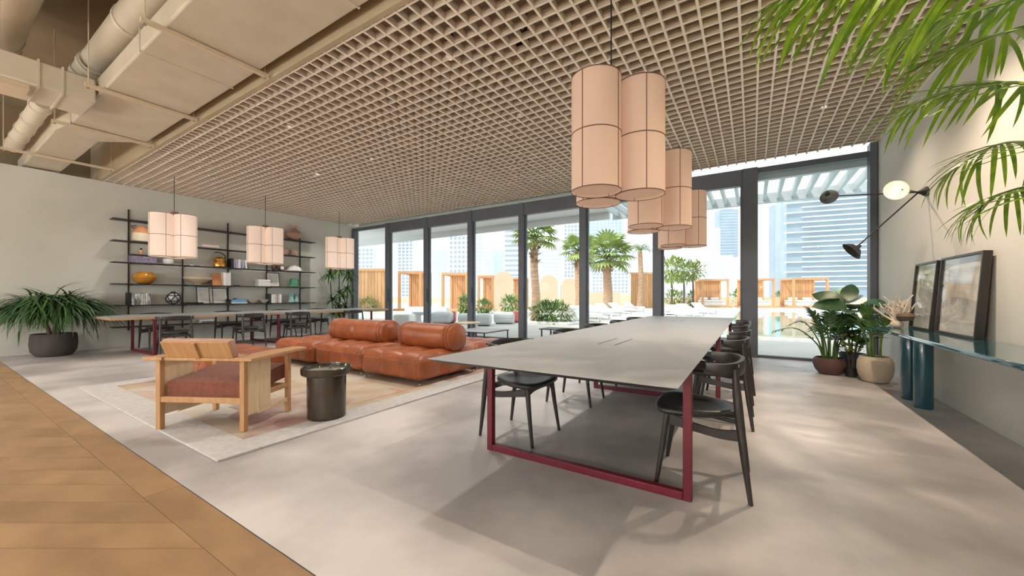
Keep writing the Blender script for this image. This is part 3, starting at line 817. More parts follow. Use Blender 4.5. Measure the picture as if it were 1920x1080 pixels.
tl2 = Matrix.Translation((0, -.235, .40)) @ Matrix.Rotation(R(16), 4, 'X')
MB().box(-.30, .30, 0, .05, .20, .36, tl2).build('back_cushion', 'clay_pink', t, bevel=.015)

# smoked drum side table
t = thing('side_table', 'smoky dark drum side table with a wide tray top on the rug', 'side table', (-3.30, 2.06, .016))
MB().lathe([(.158, 0), (.164, .012), (.162, .03), (.163, .20), (.164, .385), (.162, .395)], 48).build('base', 'smoke_body', t)
MB().lathe([(.10, .392), (.203, .392), (.212, .402), (.214, .452), (.208, .458), (.200, .456), (.195, .436), (.19, .432), (.10, .432)], 48).build('tray', 'smoke_body', t)
MB().lathe([(.001, .4325), (.189, .4325), (.189, .437), (.001, .4375)], 48).build('tray_glass', 'smoke_top', t)

# coffee tables near the window
t = thing('coffee_table', 'square glass-topped coffee table with thin black frame behind the sofas', 'coffee table', (-4.85, 6.45, 0))
for sx_ in (-1, 1):
    for sy_ in (-1, 1): MB().box(sx_ * .42 - .01, sx_ * .42 + .01, sy_ * .42 - .01, sy_ * .42 + .01, 0, .39).build('leg', 'black_metal', t)
MB().box(-.45, .45, -.45, .45, .39, .405).build('top', 'black_metal', t, bevel=.003)
MB().box(-.43, .43, -.43, .43, .4055, .411).build('glass_top', 'lino_grey', t)
MB().box(-.41, .41, -.41, .41, .16, .175).build('lower_shelf', 'black_metal', t)
t = thing('side_table', 'small round wood-topped side table beside the square glass coffee table', 'side table', (-5.50, 6.9, 0))
MB().lathe([(.001, .50), (.25, .50), (.255, .512), (.25, .525), (.001, .525)], 32).build('top', 'chair_ash', t)
MB().lathe([(.18, 0), (.18, .012), (.02, .02), (.018, .50)], 24).build('pedestal', 'black_metal', t)
t = thing('bench', 'low black slatted bench beyond the big grey table, by the glass', 'bench', (-3.3, 7.55, 0))
for k in range(6): MB().box(-.6, .6, -.25 + k * .085, -.18 + k * .085, .40, .42).build('slat', 'black_wood', t, bevel=.003)
for sx_ in (-1, 1):
    for sy_ in (-1, 1): MB().box(sx_ * .55 - .012, sx_ * .55 + .012, sy_ * .22 - .012, sy_ * .22 + .012, 0, .40).build('leg', 'black_metal', t)

# ------------------------------------------------------------------ console, frames, wall lamp
t = thing('console_table', 'long glossy teal console on twin round legs along the right wall', 'console table', (1.45, 4.72, 0))
MB().box(-.235, .235, -1.55, 1.58, .715, .75).build('top', 'teal_lacquer', t, bevel=.012, segs=3)
for yy in (1.08, .70, -1.22, -1.44):
    MB().lathe([(.070, 0), (.072, .006), (.072, .71), (.07, .716)], 36, Matrix.Translation((0, yy, 0))).build('leg', 'teal_leg', t)
def picture(name, label, x, y, w, h, lean, art, dep=.055):
    t = thing(name, label, 'picture frame', (x, y, .751), 0)
    M = Matrix.Rotation(lean, 4, 'Y')
    f = .022
    # the frame faces -x, leans back towards +x
    MB().box(-.0, dep, -w / 2, w / 2, 0, f, M).build('frame_rail', 'black_wood', t, bevel=.002)
    MB().box(-.0, dep, -w / 2, w / 2, h - f, h, M).build('frame_rail', 'black_wood', t, bevel=.002)
    MB().box(-.0, dep, -w / 2, -w / 2 + f, f, h - f, M).build('frame_stile', 'black_wood', t, bevel=.002)
    MB().box(-.0, dep, w / 2 - f, w / 2, f, h - f, M).build('frame_stile', 'black_wood', t, bevel=.002)
    MB().box(.030, .034, -w / 2 + f, w / 2 - f, f, h - f, M).build('mat_board', 'paper', t)
    MB().box(.0285, .030, -w / 2 + .11, w / 2 - .11, .12, h - .12, M).build('print', art, t)
    MB().box(.010, .013, -w / 2 + f, w / 2 - f, f, h - f, M).build('glass', 'picture_glass', t)
    MB().box(dep, dep + .004, -w / 2 + .01, w / 2 - .01, .01, h - .01, M).build('backing', 'trim_brown', t)
    return t
picture('picture_frame', 'large framed pale drawing leaning on the teal console, nearer the camera', 1.575, 5.19, .84, .75, R(4.0), 'art_sketch')
picture('picture_frame', 'narrower framed pale print leaning on the teal console, nearer the plants', 1.555, 5.97, .62, .74, R(4.5), 'art_plain')

t = thing('wall_lamp', 'three-armed black wall lamp with one lit shade above the teal console', 'wall lamp', (XR, 6.22, 2.315))
def loc(u, v, d): return P(u, v, d) - Vector((XR, 6.22, 2.315))
MB().lathe([(.001, 0), (.05, 0), (.058, .01), (.05, .03), (.025, .06), (.02, .075)], 24, Matrix.Rotation(R(-90), 4, 'Y')).build('wall_mount', 'black_metal', t)
hub = Vector((-.075, 0, 0))
lit = loc(1681, 356, 4.18); far = loc(1554, 368, 4.75); low = loc(1598, 470, 4.55)
MB().tube([hub, lit + Vector((.05, .02, 0))], .008, 8).build('arm', 'black_metal', t)
MB().tube([hub, hub + (far - hub) * .97], .008, 8).build('arm', 'black_metal', t)
MB().tube([hub, low + Vector((.03, 0, .03))], .008, 8).build('arm', 'black_metal', t)
def lamp_head(c, axis, mat, lit_=False, r_=.105):
    z = Vector(axis).normalized()
    M = Matrix.Translation(c) @ z.to_track_quat('Z', 'Y').to_matrix().to_4x4()
    o = MB().lathe([(.018, -.060), (.06, -.050), (r_ * .75, -.025), (r_, .012), (r_ + .003, .014), (r_ - .004, .016), (r_ * .74, -.017), (.055, -.040), (.001, -.048)], 36, M, cap=False).build('lamp_shade', mat, t)
    MB().lathe([(.02, -.095), (.024, -.06), (.018, -.055)], 16, M).build('socket', 'black_metal', o)
    if lit_:
        MB().ball((0, 0, -.005), (.032, .032, .035), 16, 10, M).build('bulb', 'bulb', o)
    return o
lamp_head(lit, (-.42, -.72, -.42), 'lamp_cream', True)
lamp_head(far, (.30, .88, -.30), 'lamp_grey', r_=.092)
lamp_head(low, (-.75, -.1, -.62), 'black_metal', r_=.115)
ld = bpy.data.lights.new('wall_lamp_glow', 'POINT'); ld.energy = .7; ld.color = (1, .68, .38); ld.shadow_soft_size = .03
lo = bpy.data.objects.new('wall_lamp_glow', ld); COL.objects.link(lo); lo.parent = t; lo.location = lit + Vector((-.06, -.10, -.05))

# ------------------------------------------------------------------ shelf along the left wall
SH = [.46, .93, 1.395, 1.86, 2.325, 2.79]
PY = [2.65, 3.60, 4.55, 5.50, 6.45]
XS = XL + .17                                     # middle of the boards
t = thing('wall_shelf', 'black steel open shelving with six thin boards on the left wall', 'shelf', (XL, 4.55, 0))
for z in SH:
    MB().box(.03, .31, -2.20, 2.23, z - .02, z).build('shelf_board', 'black_metal', t, bevel=.002)
for i, y in enumerate(PY):
    zt = 3.05 if i % 2 == 0 else 2.02
    o = MB().box(.012, .034, y - 4.55 - .012, y - 4.55 + .012, .36, zt).build('post', 'black_metal', t)
    mb = MB()
    for z in SH:
        if z < zt: mb.box(.034, .29, y - 4.55 - .008, y - 4.55 + .008, z - .034, z - .02)
    mb.build('bracket', 'black_metal', o)
    MB().box(-.012, .012, y - 4.55 - .01, y - 4.55 + .01, zt - .15, zt - .13).build('wall_fixing', 'black_metal', t)
def shelf_y(px):                                  # where a pixel column meets the boards' middle line
    r_ = ray(px, 500); return r_.y * XS / r_.x
def vase(name, label, cat, prof, mat, y, z, seg=28, dx=0.0):
    o = MB().lathe(prof, seg).build(name, mat, loc=(XS + dx, y, z + .001)); return tag(o, label, cat)
y = shelf_y(266)
t = thing('ceramic_jar', 'cream and terracotta jar on the upper left of the shelving', 'jar', (XS, y, SH[4] + .001))
MB().lathe([(.10, 0), (.155, .02), (.165, .10), (.155, .19), (.150, .20)], 28).build('body', 'clay_cream', t)
MB().lathe([(.150, .20), (.13, .27), (.09, .32), (.07, .335), (.085, .35), (.05, .352)], 28).build('shoulder', 'clay_orange', t)
MB().tube(smooth_path([(0, -.12, .29), (0, -.17, .34), (0, -.09, .36)], 8), .012, 8).build('handle', 'stem_brown', t)
vase('bottle', 'small dark bottle half hidden behind the nearest shelf-side lantern', 'bottle', [(.05, 0), (.055, .02), (.055, .13), (.02, .18), (.02, .25), (.025, .26)], 'pot_plum', shelf_y(284), SH[4])
vase('vase', 'pinkish brown round vase on the top shelf at the right', 'vase', [(.09, 0), (.14, .03), (.205, .12), (.215, .19), (.17, .27), (.09, .32), (.065, .36), (.085, .42), (.10, .43), (.09, .43), (.06, .37)], 'clay_pink', shelf_y(550), SH[5])
for i, u in enumerate((534, 549)):
    vase('cup', 'small dusty pink cup on the second shelf, ' + ['left of the pair', 'right of the pair'][i], 'cup', [(.07, 0), (.085, .01), (.09, .17), (.085, .17), (.07, .02)], 'clay_pink', shelf_y(u), SH[4])
def books_flat(y, z, specs, names):
    zz = z + .001
    for (w, d_, h, mat), lab in zip(specs, names):
        o = thing('book', lab, 'book', (XS, y, zz))
        MB().box(-d_ / 2, d_ / 2, -w / 2, w / 2, 0, .004).build('cover', mat, o)
        MB().box(-d_ / 2, d_ / 2, -w / 2, w / 2, h - .004, h).build('cover', mat, o)
        MB().box(-d_ / 2 + .004, d_ / 2 - .006, -w / 2 + .006, w / 2 - .006, .004, h - .004).build('pages', 'paper', o)
        MB().box(d_ / 2 - .005, d_ / 2, -w / 2, w / 2, .004, h - .004).build('spine', mat, o)
        zz += h + .0005
books_flat(shelf_y(392), SH[4], [(.36, .24, .035, 'book_pink'), (.34, .23, .03, 'book_white'), (.30, .22, .025, 'book_pink')],
           ['dusty pink book at the bottom of the flat pile on the second shelf', 'white book in the middle of the flat pile on the second shelf', 'thin pink book on top of the flat pile on the second shelf'])
def books_up(y0, z, n, th, h, mat, where, group, lean=0, d_=.2):
    y = y0
    for i in range(n):
        w = th * random.uniform(.8, 1.2); hh = h * random.uniform(.93, 1.0)
        mt = mat[i % len(mat)] if isinstance(mat, (list, tuple)) else mat
        o = thing('book', 'upright book %s, %s from the left' % (where, ['first', 'second', 'third', 'fourth', 'fifth', 'sixth', 'seventh', 'eighth'][i]), 'book', (XS, y + w / 2, z + .001), 0, group)
        if lean and i >= n - lean: o.rotation_euler.x = R(8)
        MB().box(-d_ / 2, d_ / 2, -w / 2, -w / 2 + .003, 0, hh).build('cover', mt, o)
        MB().box(-d_ / 2, d_ / 2, w / 2 - .003, w / 2, 0, hh).build('cover', mt, o)
        MB().box(d_ / 2 - .004, d_ / 2, -w / 2 + .003, w / 2 - .003, 0, hh).build('spine', mt, o)
        MB().box(-d_ / 2 + .005, d_ / 2 - .004, -w / 2 + .003, w / 2 - .003, .005, hh - .006).build('pages', 'paper', o)
        y += w + .002 + (.035 if lean and i == n - lean - 1 else 0)
    return y
t = thing('storage_box', 'dark violet box on the third shelf at the left', 'box', (XS, shelf_y(268), SH[3] + .001))
MB().box(-.11, .11, -.21, .21, 0, .15).build('body', 'box_plum', t, bevel=.004)
MB().box(-.115, .115, -.215, .215, .15, .185).build('lid', 'black_metal', t, bevel=.004)
t = thing('figurine', 'tiny orange figurine standing on the dark violet box', 'figurine', (XS + .02, shelf_y(264), SH[3] + .187))
MB().lathe([(.028, 0), (.032, .01), (.022, .05), (.028, .09), (.015, .11)], 14).build('body', 'clay_orange', t)
MB().ball((0, 0, .128), .022, 12, 8).build('head', 'black_metal', t)
vase('bowl', 'small white bowl under the nearest shelf-side lantern', 'bowl', [(.06, 0), (.09, .01), (.11, .07), (.10, .12), (.085, .13), (.08, .12), (.09, .06), (.02, .02)], 'book_white', shelf_y(315), SH[3])
books_flat(shelf_y(363), SH[3], [(.28, .2, .025, 'book_grey')], ['thin grey book lying on the third shelf right of the white bowl'])
t = thing('teapot', 'gold jug with a tall looped handle on the third shelf', 'jug', (XS, shelf_y(411), SH[3] + .001))
MB().lathe([(.10, 0), (.13, .02), (.135, .09), (.12, .14), (.13, .16), (.12, .22), (.07, .26), (.04, .27)], 26).build('body', 'gold', t)
MB().tube(smooth_path([(0, .10, .20), (0, .13, .30), (0, .02, .385), (0, -.10, .37)], 12), .011, 8).build('handle', 'black_metal', t)
t = thing('bookend', 'black upright bookend on the third shelf, left of the violet books', 'bookend', (XS, shelf_y(432.5), SH[3] + .001))
MB().box(-.1, .1, -.028, .028, 0, .25).build('plate', 'black_metal', t, bevel=.002); MB().box(-.1, .1, -.028, .06, 0, .003).build('foot', 'black_metal', t)
books_up(shelf_y(432.5) + .035, SH[3], 6, .050, .245, ['book_purple', 'book_purple', 'book_white'], 'in violet and white on the third shelf', 'violet books on the third shelf', lean=1)
vase('bookend', 'small black stopper at the end of the violet books', 'bookend', [(.03, 0), (.03, .01), (.02, .05), (.012, .08)], 'black_metal', shelf_y(464), SH[3], 16)
for i, u in enumerate((516, 527)):
    t = thing('wood_stump', 'small dark round canister lying on the third shelf, ' + ['left one', 'right one with a white ring'][i], 'canister', (XS, shelf_y(u), SH[3] + .081))
    M = Matrix.Rotation(R(90), 4, 'Y')
    MB().lathe([(.07, -.08), (.08, -.07), (.08, .06), (.07, .07)], 24, M).build('body', 'stem_brown', t)
    MB().lathe([(.045, .07), (.05, .074), (.02, .076)], 20, M).build('end_cap', 'black_metal' if i == 0 else 'paper', t)
t = thing('ceramic_dome', 'white domed dish on the third shelf at the right', 'dish', (XS, shelf_y(552), SH[3] + .001))
MB().lathe([(.2, 0), (.235, .012), (.235, .03), (.19, .04), (.05, .04)], 30).build('dish', 'book_white', t)
MB().lathe([(.19, .04), (.18, .09), (.13, .14), (.06, .165), (.03, .17), (.03, .19), (.001, .195)], 30).build('lid', 'book_white', t)
vase('vase', 'squat glossy amber vase on the fourth shelf', 'vase', [(.07, 0), (.11, .01), (.185, .08), (.205, .15), (.18, .22), (.12, .265), (.085, .272), (.08, .262), (.11, .24)], 'amber_glaze', shelf_y(271), SH[2], 32)
vase('bowl', 'wide travertine bowl on a small foot, on the fourth shelf', 'bowl', [(.07, 0), (.08, .025), (.06, .035), (.16, .07), (.27, .14), (.285, .185), (.27, .185), (.15, .09), (.02, .06)], 'travertine', shelf_y(370), SH[2], 36, .03)
o = tag(MB().box(-.008, .008, -.11, .11, 0, .32, Matrix.Rotation(R(-12), 4, 'Y')).build('plaque', 'clay_orange', loc=(XS, shelf_y(408), SH[2] + .001)), 'reddish brown carved plaque leaning on the fourth shelf', 'plaque')
books_up(shelf_y(416), SH[2], 3, .055, .34, 'book_white', 'in white beside the carved plaque', 'white books on the fourth shelf')
t = thing('glass_tray', 'clear standing glass plate on the fourth shelf', 'plate', (XS, shelf_y(444), SH[2] + .001))
MB().box(-.004, .004, -.17, .17, .02, .34, Matrix.Rotation(R(-9), 4, 'Y')).build('plate', 'picture_glass', t)
MB().box(-.05, .03, -.06, .06, 0, .02).build('stand', 'black_metal', t)
t = thing('storage_box', 'white lidded box on the fourth shelf', 'box', (XS, shelf_y(492), SH[2] + .001))
MB().box(-.11, .11, -.15, .15, 0, .15).build('body', 'book_white', t, bevel=.004); MB().box(-.115, .115, -.155, .155, .13, .19).build('lid', 'book_white', t, bevel=.004)
def small_frame(label, y, z, w, h, art, dark=True):
    t = thing('picture_frame', label, 'picture frame', (XS - .03, y, z + .001))
    M = Matrix.Rotation(R(-8), 4, 'Y'); m = 'black_wood' if dark else 'book_white'
    MB().box(-.008, .008, -w / 2, w / 2, 0, .014, M).build('frame_rail', m, t); MB().box(-.008, .008, -w / 2, w / 2, h - .014, h, M).build('frame_rail', m, t)
    for s in (-1, 1): MB().box(-.008, .008, s * (w / 2 - .007) - .007, s * (w / 2 - .007) + .007, .014, h - .014, M).build('frame_stile', m, t)
    MB().box(-.006, .003, -w / 2 + .014, w / 2 - .014, .014, h - .014, M).build('print', art, t)
    MB().box(-.004, .0035, -w / 2 + .05, w / 2 - .05, .06, h - .06, M).build('drawing', 'art_plain', t)
small_frame('small framed print on the fourth shelf, right of the white box', shelf_y(514), SH[2], .34, .40, 'paper')
t = thing('glass_jug', 'green glass jug with a broad base on the fourth shelf', 'jug', (XS, shelf_y(551), SH[2] + .001))
MB().lathe([(.17, 0), (.19, .012), (.12, .05), (.10, .12), (.105, .22), (.095, .25), (.085, .25)], 28).build('body', 'green_glass', t)
MB().tube(smooth_path([(0, .10, .2), (0, .17, .17), (0, .14, .07)], 8), .014, 8).build('handle', 'green_glass', t)
t = thing('bookend', 'black upright bookend at the left end of the fifth shelf', 'bookend', (XS, shelf_y(240.5), SH[1] + .001))
MB().box(-.1, .1, -.025, .025, 0, .27).build('plate', 'black_metal', t, bevel=.002); MB().box(-.1, .1, -.025, .06, 0, .003).build('foot', 'black_metal', t)
books_up(shelf_y(240.5) + .032, SH[1], 7, .042, .26, 'book_grey', 'with a black and white spine on the fifth shelf', 'black and white books on the fifth shelf')
# openwork wire ball
t = thing('openwork_ball', 'black openwork wire ball on the fifth shelf', 'ornament', (XS, shelf_y(324.5), SH[1] + .001))
ic = bmesh.new(); bmesh.ops.create_icosphere(ic, subdivisions=1, radius=.135)
mb = MB()
for e in ic.edges:
    a, b = [v.co.copy() for v in e.verts]
    m_ = ((a + b) / 2).normalized() * .137
    mb.tube([a + Vector((0, 0, .14)), m_ + Vector((0, 0, .14)), b + Vector((0, 0, .14))], .010, 6)
ic.free()
mb.build('wire_cage', 'black_metal', t); MB().lathe([(.04, .27), (.045, .275), (.045, .30), (.03, .302)], 16).build('collar', 'black_metal', t)
MB().ball((0, 0, .14), .122, 16, 10).build('core', 'book_white', t)
t = thing('bead_string', 'string of dark chunky beads lying on the fifth shelf', 'beads', (XS + .04, shelf_y(359), SH[1] + .001))
for k in range(12): MB().ball((.03 * math.sin(k * 1.3), -.20 + k * .036, .022), .022, 10, 7).build('bead', 'black_metal', t)
small_frame('left of two white prints in black frames on the fifth shelf', shelf_y(386), SH[1], .34, .43, 'paper')
small_frame('right of two white prints in black frames on the fifth shelf', shelf_y(411), SH[1], .40, .40, 'paper')
t = thing('small_plant', 'tiny dark plant in a pot right of the framed prints', 'plant', (XS, shelf_y(427.5), SH[1] + .001))
MB().lathe([(.04, 0), (.05, .06), (.045, .06)], 14).build('pot', 'pot_grey', t)
mb = MB()
for k in range(26):
    a = random.random() * 6.28; e = random.uniform(.2, 1.2)
    mb.add(*blade_pts(.11, .03, .4, 4), basis((math.cos(a) * math.cos(e), math.sin(a) * math.cos(e), math.sin(e)), loc=(0, 0, .055)))
mb.build('foliage', 'leaf_dark', t)['kind'] = 'stuff'
books_flat(shelf_y(446), SH[1], [(.36, .24, .03, 'book_white'), (.33, .23, .045, 'book_blue'), (.27, .2, .028, 'book_blue')],
           ['white book at the bottom of the blue pile on the fifth shelf', 'thick bright blue book on the fifth shelf pile', 'thin blue book on top of the fifth shelf pile'])
tag(MB().box(-.03, .03, -.035, .035, 0, .03).build('paperweight', 'black_metal', loc=(XS, shelf_y(440), SH[1] + .106), bevel=.006), 'small black paperweight on the blue books', 'paperweight')
for i, u in enumerate((474, 495)):
    vase('bowl', ['pale stone bowl right of the blue books', 'pale stone bowl beside the right black bookend'][i], 'bowl', [(.04, 0), (.05, .01), (.1, .06), (.12, .1), (.11, .1), (.08, .05), (.01, .02)], 'clay_cream', shelf_y(u), SH[1])
t = thing('bookend', 'black upright bookend in the right part of the fifth shelf', 'bookend', (XS, shelf_y(502.5), SH[1] + .001))
MB().box(-.1, .1, -.025, .025, 0, .26).build('plate', 'black_metal', t, bevel=.002); MB().box(-.1, .1, -.025, .06, 0, .003).build('foot', 'black_metal', t)
books_up(shelf_y(502.5) + .045, SH[1], 5, .055, .25, ['book_white', 'book_white', 'book_pink', 'book_grey'], 'on the fifth shelf by the aqua vases', 'pale books at the right of the fifth shelf')
for i, u in enumerate((545, 556)):
    t = thing('glass_vase', 'aqua glass vase with a spiky rim on the fifth shelf, ' + ['left of two', 'right of two'][i], 'vase', (XS + (.03, -.03)[i], shelf_y(u), SH[1] + .001))
    MB().lathe([(.07, 0), (.085, .02), (.085, .06), (.055, .12), (.06, .18), (.05, .18)], 20).build('body', 'aqua_glass', t)
    mb = MB()
    for k in range(7):
        a = k * .9; mb.add(*blade_pts(.13, .045, .1, 4), basis((math.cos(a) * .35, math.sin(a) * .35, 1), up=(math.cos(a), math.sin(a), 0), loc=(.05 * math.cos(a), .05 * math.sin(a), .16)))
    mb.build('spikes', 'aqua_glass', t)['kind'] = 'stuff'
books_flat(4.0, SH[0], [(.34, .24, .04, 'book_grey'), (.30, .22, .03, 'book_white')], ['dark book on the lowest shelf behind the table', 'white book on the dark book of the lowest shelf'])
vase('bowl', 'plum bowl on the lowest shelf behind the table', 'bowl', [(.05, 0), (.07, .01), (.12, .07), (.14, .12), (.13, .12), (.09, .05), (.01, .02)], 'pot_plum', 5.2, SH[0])

# ------------------------------------------------------------------ indoor plants
def pot(t, prof, mat, soil_r, soil_z):
    MB().lathe(prof, 40, cap=True).build('pot', mat, t)
    MB().lathe([(.001, soil_z - .01), (soil_r, soil_z - .01), (soil_r, soil_z), (.001, soil_z + .008)], 28).build('soil', 'soil', t)

# bushy strap-leaved plant in the left corner
t = thing('potted_bush', 'bushy dark green strap-leaved plant in a wide grey pot at the left wall', 'potted plant', (-11.13, 1.50, 0))
pot(t, [(.18, 0), (.235, .015), (.29, .10), (.305, .22), (.298, .36), (.285, .42), (.268, .42), (.275, .36), (.27, .33)], 'pot_grey', .27, .36)
for k in range(3):
    a = k * 2.1
    MB().tube(smooth_path([(.05 * math.cos(a), .05 * math.sin(a), .36), (.09 * math.cos(a), .09 * math.sin(a), .55), (.2 * math.cos(a + .3), .2 * math.sin(a + .3), .80)], 8), [.035 - .002 * i for i in range(9)], 10).build('trunk', 'stem_brown', t)
rng = random.Random(3)
bl = [blade_mesh('leaf', 'leaf_dark', L=1, W=.085, droop=dr, n=7, shape='strap') for dr in (.6, 1.0, 1.3)] + [blade_mesh('leaf', 'leaf_mid', L=1, W=.08, droop=.8, n=7, shape='strap')]
mb = MB(); ml = MB()
for k in range(1500):
    a = rng.uniform(0, 6.283); rr = .46 * math.sqrt(rng.random()); e = rng.uniform(-.25, 1.0) if rng.random() < .85 else rng.uniform(.6, 1.5)
    cx_, cy_ = rr * math.cos(a), rr * math.sin(a)
    if XL + .03 > -11.13 + cx_ - .02: continue
    a2 = a + rng.gauss(0, .7)
    L = rng.uniform(.32, .55)
    dx = math.cos(a2) * math.cos(e)
    M = basis((dx, math.sin(a2) * math.cos(e), math.sin(e)), loc=(cx_, cy_, .80 + .25 * (1 - (rr / .5) ** 2) + rng.uniform(-.12, .1)), s=(L, L, L))
    vs, fs = blade_pts(1, .06, rng.uniform(.9, 1.6), 6, 'strap')
    vs = [M @ Vector(v) for v in vs]
    if min(v.x for v in vs) < XL + 11.13 + .01 or (min(v.z for v in vs) < .44 and rng.random() < .93): continue
    if k < 240: inst('leaf', bl[rng.randrange(4)], t, M)
    else: (mb if rng.random() < .72 else ml).add(vs, fs)
mb.build('foliage', 'leaf_dark', t, angle=80)['kind'] = 'stuff'
ml.build('foliage', 'leaf_mid', t, angle=80)['kind'] = 'stuff'

# cane plant in the far left corner
t = thing('cane_plant', 'tall cane plant with tiers of drooping leaf tufts in the far left corner', 'potted plant', (-11.25, 7.45, 0))
pot(t, [(.17, 0), (.2, .01), (.22, .2), (.22, .38), (.205, .38), (.2, .34)], 'pot_cream', .2, .34)
rng = random.Random(5)
for (dx, dy, hs) in ((-.10, -.26, (.98, 1.82)), (.03, -.02, (.72, 1.18, 1.93)), (.10, .26, (.78, 1.33, 1.80)), (-.08, .05, (2.12,)), (.02, -.12, (.62,))):
    top = max(hs)
    st = MB().tube([(dx * .4, dy * .4, .34), (dx * .8, dy * .8, top * .5), (dx, dy, top)], [.022, .018, .014], 10).build('cane', 'stem_brown', t)
    for h in hs:
        mb = MB(); f = .4 + .6 * min(1, h / top)
        for k in range(46):
            a = rng.uniform(0, 6.283); e = rng.uniform(-.2, 1.35); L = rng.uniform(.24, .42)
            vs, fs = blade_pts(L, .042, rng.uniform(.5, 1.1), 6, 'strap')
            M = basis((math.cos(a) * math.cos(e), math.sin(a) * math.cos(e), math.sin(e)), loc=(dx * f, dy * f, h + rng.uniform(-.05, .05)))
            vs = [M @ Vector(v) for v in vs]
            if min(v.x for v in vs) < XL + 11.25 + .01: continue
            mb.add(vs, fs)
        mb.build('leaf_tuft', 'leaf_mid', st, angle=80)

# feathery plants: a stem carrying separate leaflets
def feather(t, pts, n, L, W_meshes, rng, stem_mat, r0, name='stem', start=.3, ang=60, droop=.2, up=None, singly=True, Lf=None, nn=20, jitter=.12, xmax=None):
    path = smooth_path(pts, nn)
    st = MB().tube(path, [r0 * (1 - .75 * i / nn) for i in range(nn + 1)], 7).build(name, stem_mat, t)
    joined = MB() if not singly else None
    for k in range(n):
        tt = start + (1 - start) * (k + .5) / n
        f = tt * nn; i = min(int(f), nn - 1)
        p = path[i].lerp(path[i + 1], f - i); tg = (path[i + 1] - path[i]).normalized()
        upv = Vector(up) if up else Vector((0, 0, 1))
        side = tg.cross(upv)
        if side.length < .1: side = tg.orthogonal()
        side.normalize()
        nrm = side.cross(tg)
        q = (tt - start) / (1 - start)
        size = L * (Lf(q) if Lf else (.55 + .45 * math.sin(math.pi * (q * .8 + .15))))
        for s in (-1, 1):
            aa = R(ang * (1 - .45 * q)) + rng.gauss(0, jitter)
            dv = tg * math.cos(aa) + side * s * math.sin(aa) + nrm * rng.uniform(.02, .25) + Vector((0, 0, -droop * rng.uniform(.5, 1.3)))
            sz = size * rng.uniform(.88, 1.1)
            M = basis(dv, nrm, p, (sz, sz, sz))
            if xmax is not None and (M @ Vector((0, 1, 0))).x > xmax: continue
            me = W_meshes[rng.randrange(len(W_meshes))]
            if singly: inst('leaflet', me, st, M)
            else: joined.add([M @ v.co for v in me.vertices], [tuple(f_.vertices) for f_ in me.polygons])
    if joined: joined.build('leaflet_sprays', W_meshes[0].materials[0].name, st, angle=80)['kind'] = 'stuff'
    return st
zz_l = [blade_mesh('leaflet', 'leaf_dark', L=1, W=.24, droop=.15, n=5, shape='oval'), blade_mesh('leaflet', 'leaf_dark', L=1, W=.22, droop=.3, n=5, shape='oval')]
def zz(label, loc_, prof, mat, sr, sz, stems, seed, L=.10, ltypes=zz_l, singly=True):
    t = thing('potted_plant', label, 'potted plant', loc_)
    pot(t, prof, mat, sr, sz)
    rng = random.Random(seed)
    for (a, reach, h, n) in stems:
        c, s = math.cos(a), math.sin(a)
        b0 = Vector((c * sr * .45, s * sr * .45, sz))
        feather(t, [b0, b0 + Vector((c * reach * .15, s * reach * .15, h * .45)), b0 + Vector((c * reach * .55, s * reach * .55, h * .85)), b0 + Vector((c * reach, s * reach, h * (1 - .25 * (reach > .4))))], n, L, ltypes, rng, 'stem_green', .013, start=.38, ang=58, droop=.05, singly=singly)
    return t
zz('feathery green plant in the plum bowl pot by the glass wall', (.95, 7.10, 0), [(.10, 0), (.13, .008), (.175, .07), (.20, .15), (.19, .21), (.175, .235), (.162, .235), (.17, .2)], 'pot_plum', .165, .205,
   [(3.5, .66, .52, 13), (2.9, .42, .62, 13), (4.2, .44, .58, 13), (5.0, .34, .60, 12), (1.6, .30, .66, 12), (.4, .22, .64, 12), (3.7, .24, .74, 13), (5.8, .28, .56, 11), (2.3, .22, .66, 12), (4.6, .22, .70, 12), (3.2, .12, .60, 11), (5.4, .12, .66, 11)], 11, L=.125)
zz('feathery dark plant in the round cream pot beside the teal console', (1.36, 6.74, 0), [(.10, 0), (.13, .01), (.17, .09), (.185, .18), (.178, .27), (.155, .335), (.143, .335), (.16, .28), (.165, .26)], 'pot_cream', .155, .31,
   [(1.9, .10, .58, 8), (3.4, .20, .52, 9), (4.3, .22, .55, 9), (5.2, .18, .58, 9), (.6, .08, .55, 8), (2.6, .2, .60, 9), (3.9, .08, .66, 9)], 12, L=.12, ltypes=[blade_mesh('leaflet', 'leaf_mid', L=1, W=.34, droop=.25, n=5, shape='oval'), zz_l[0]])
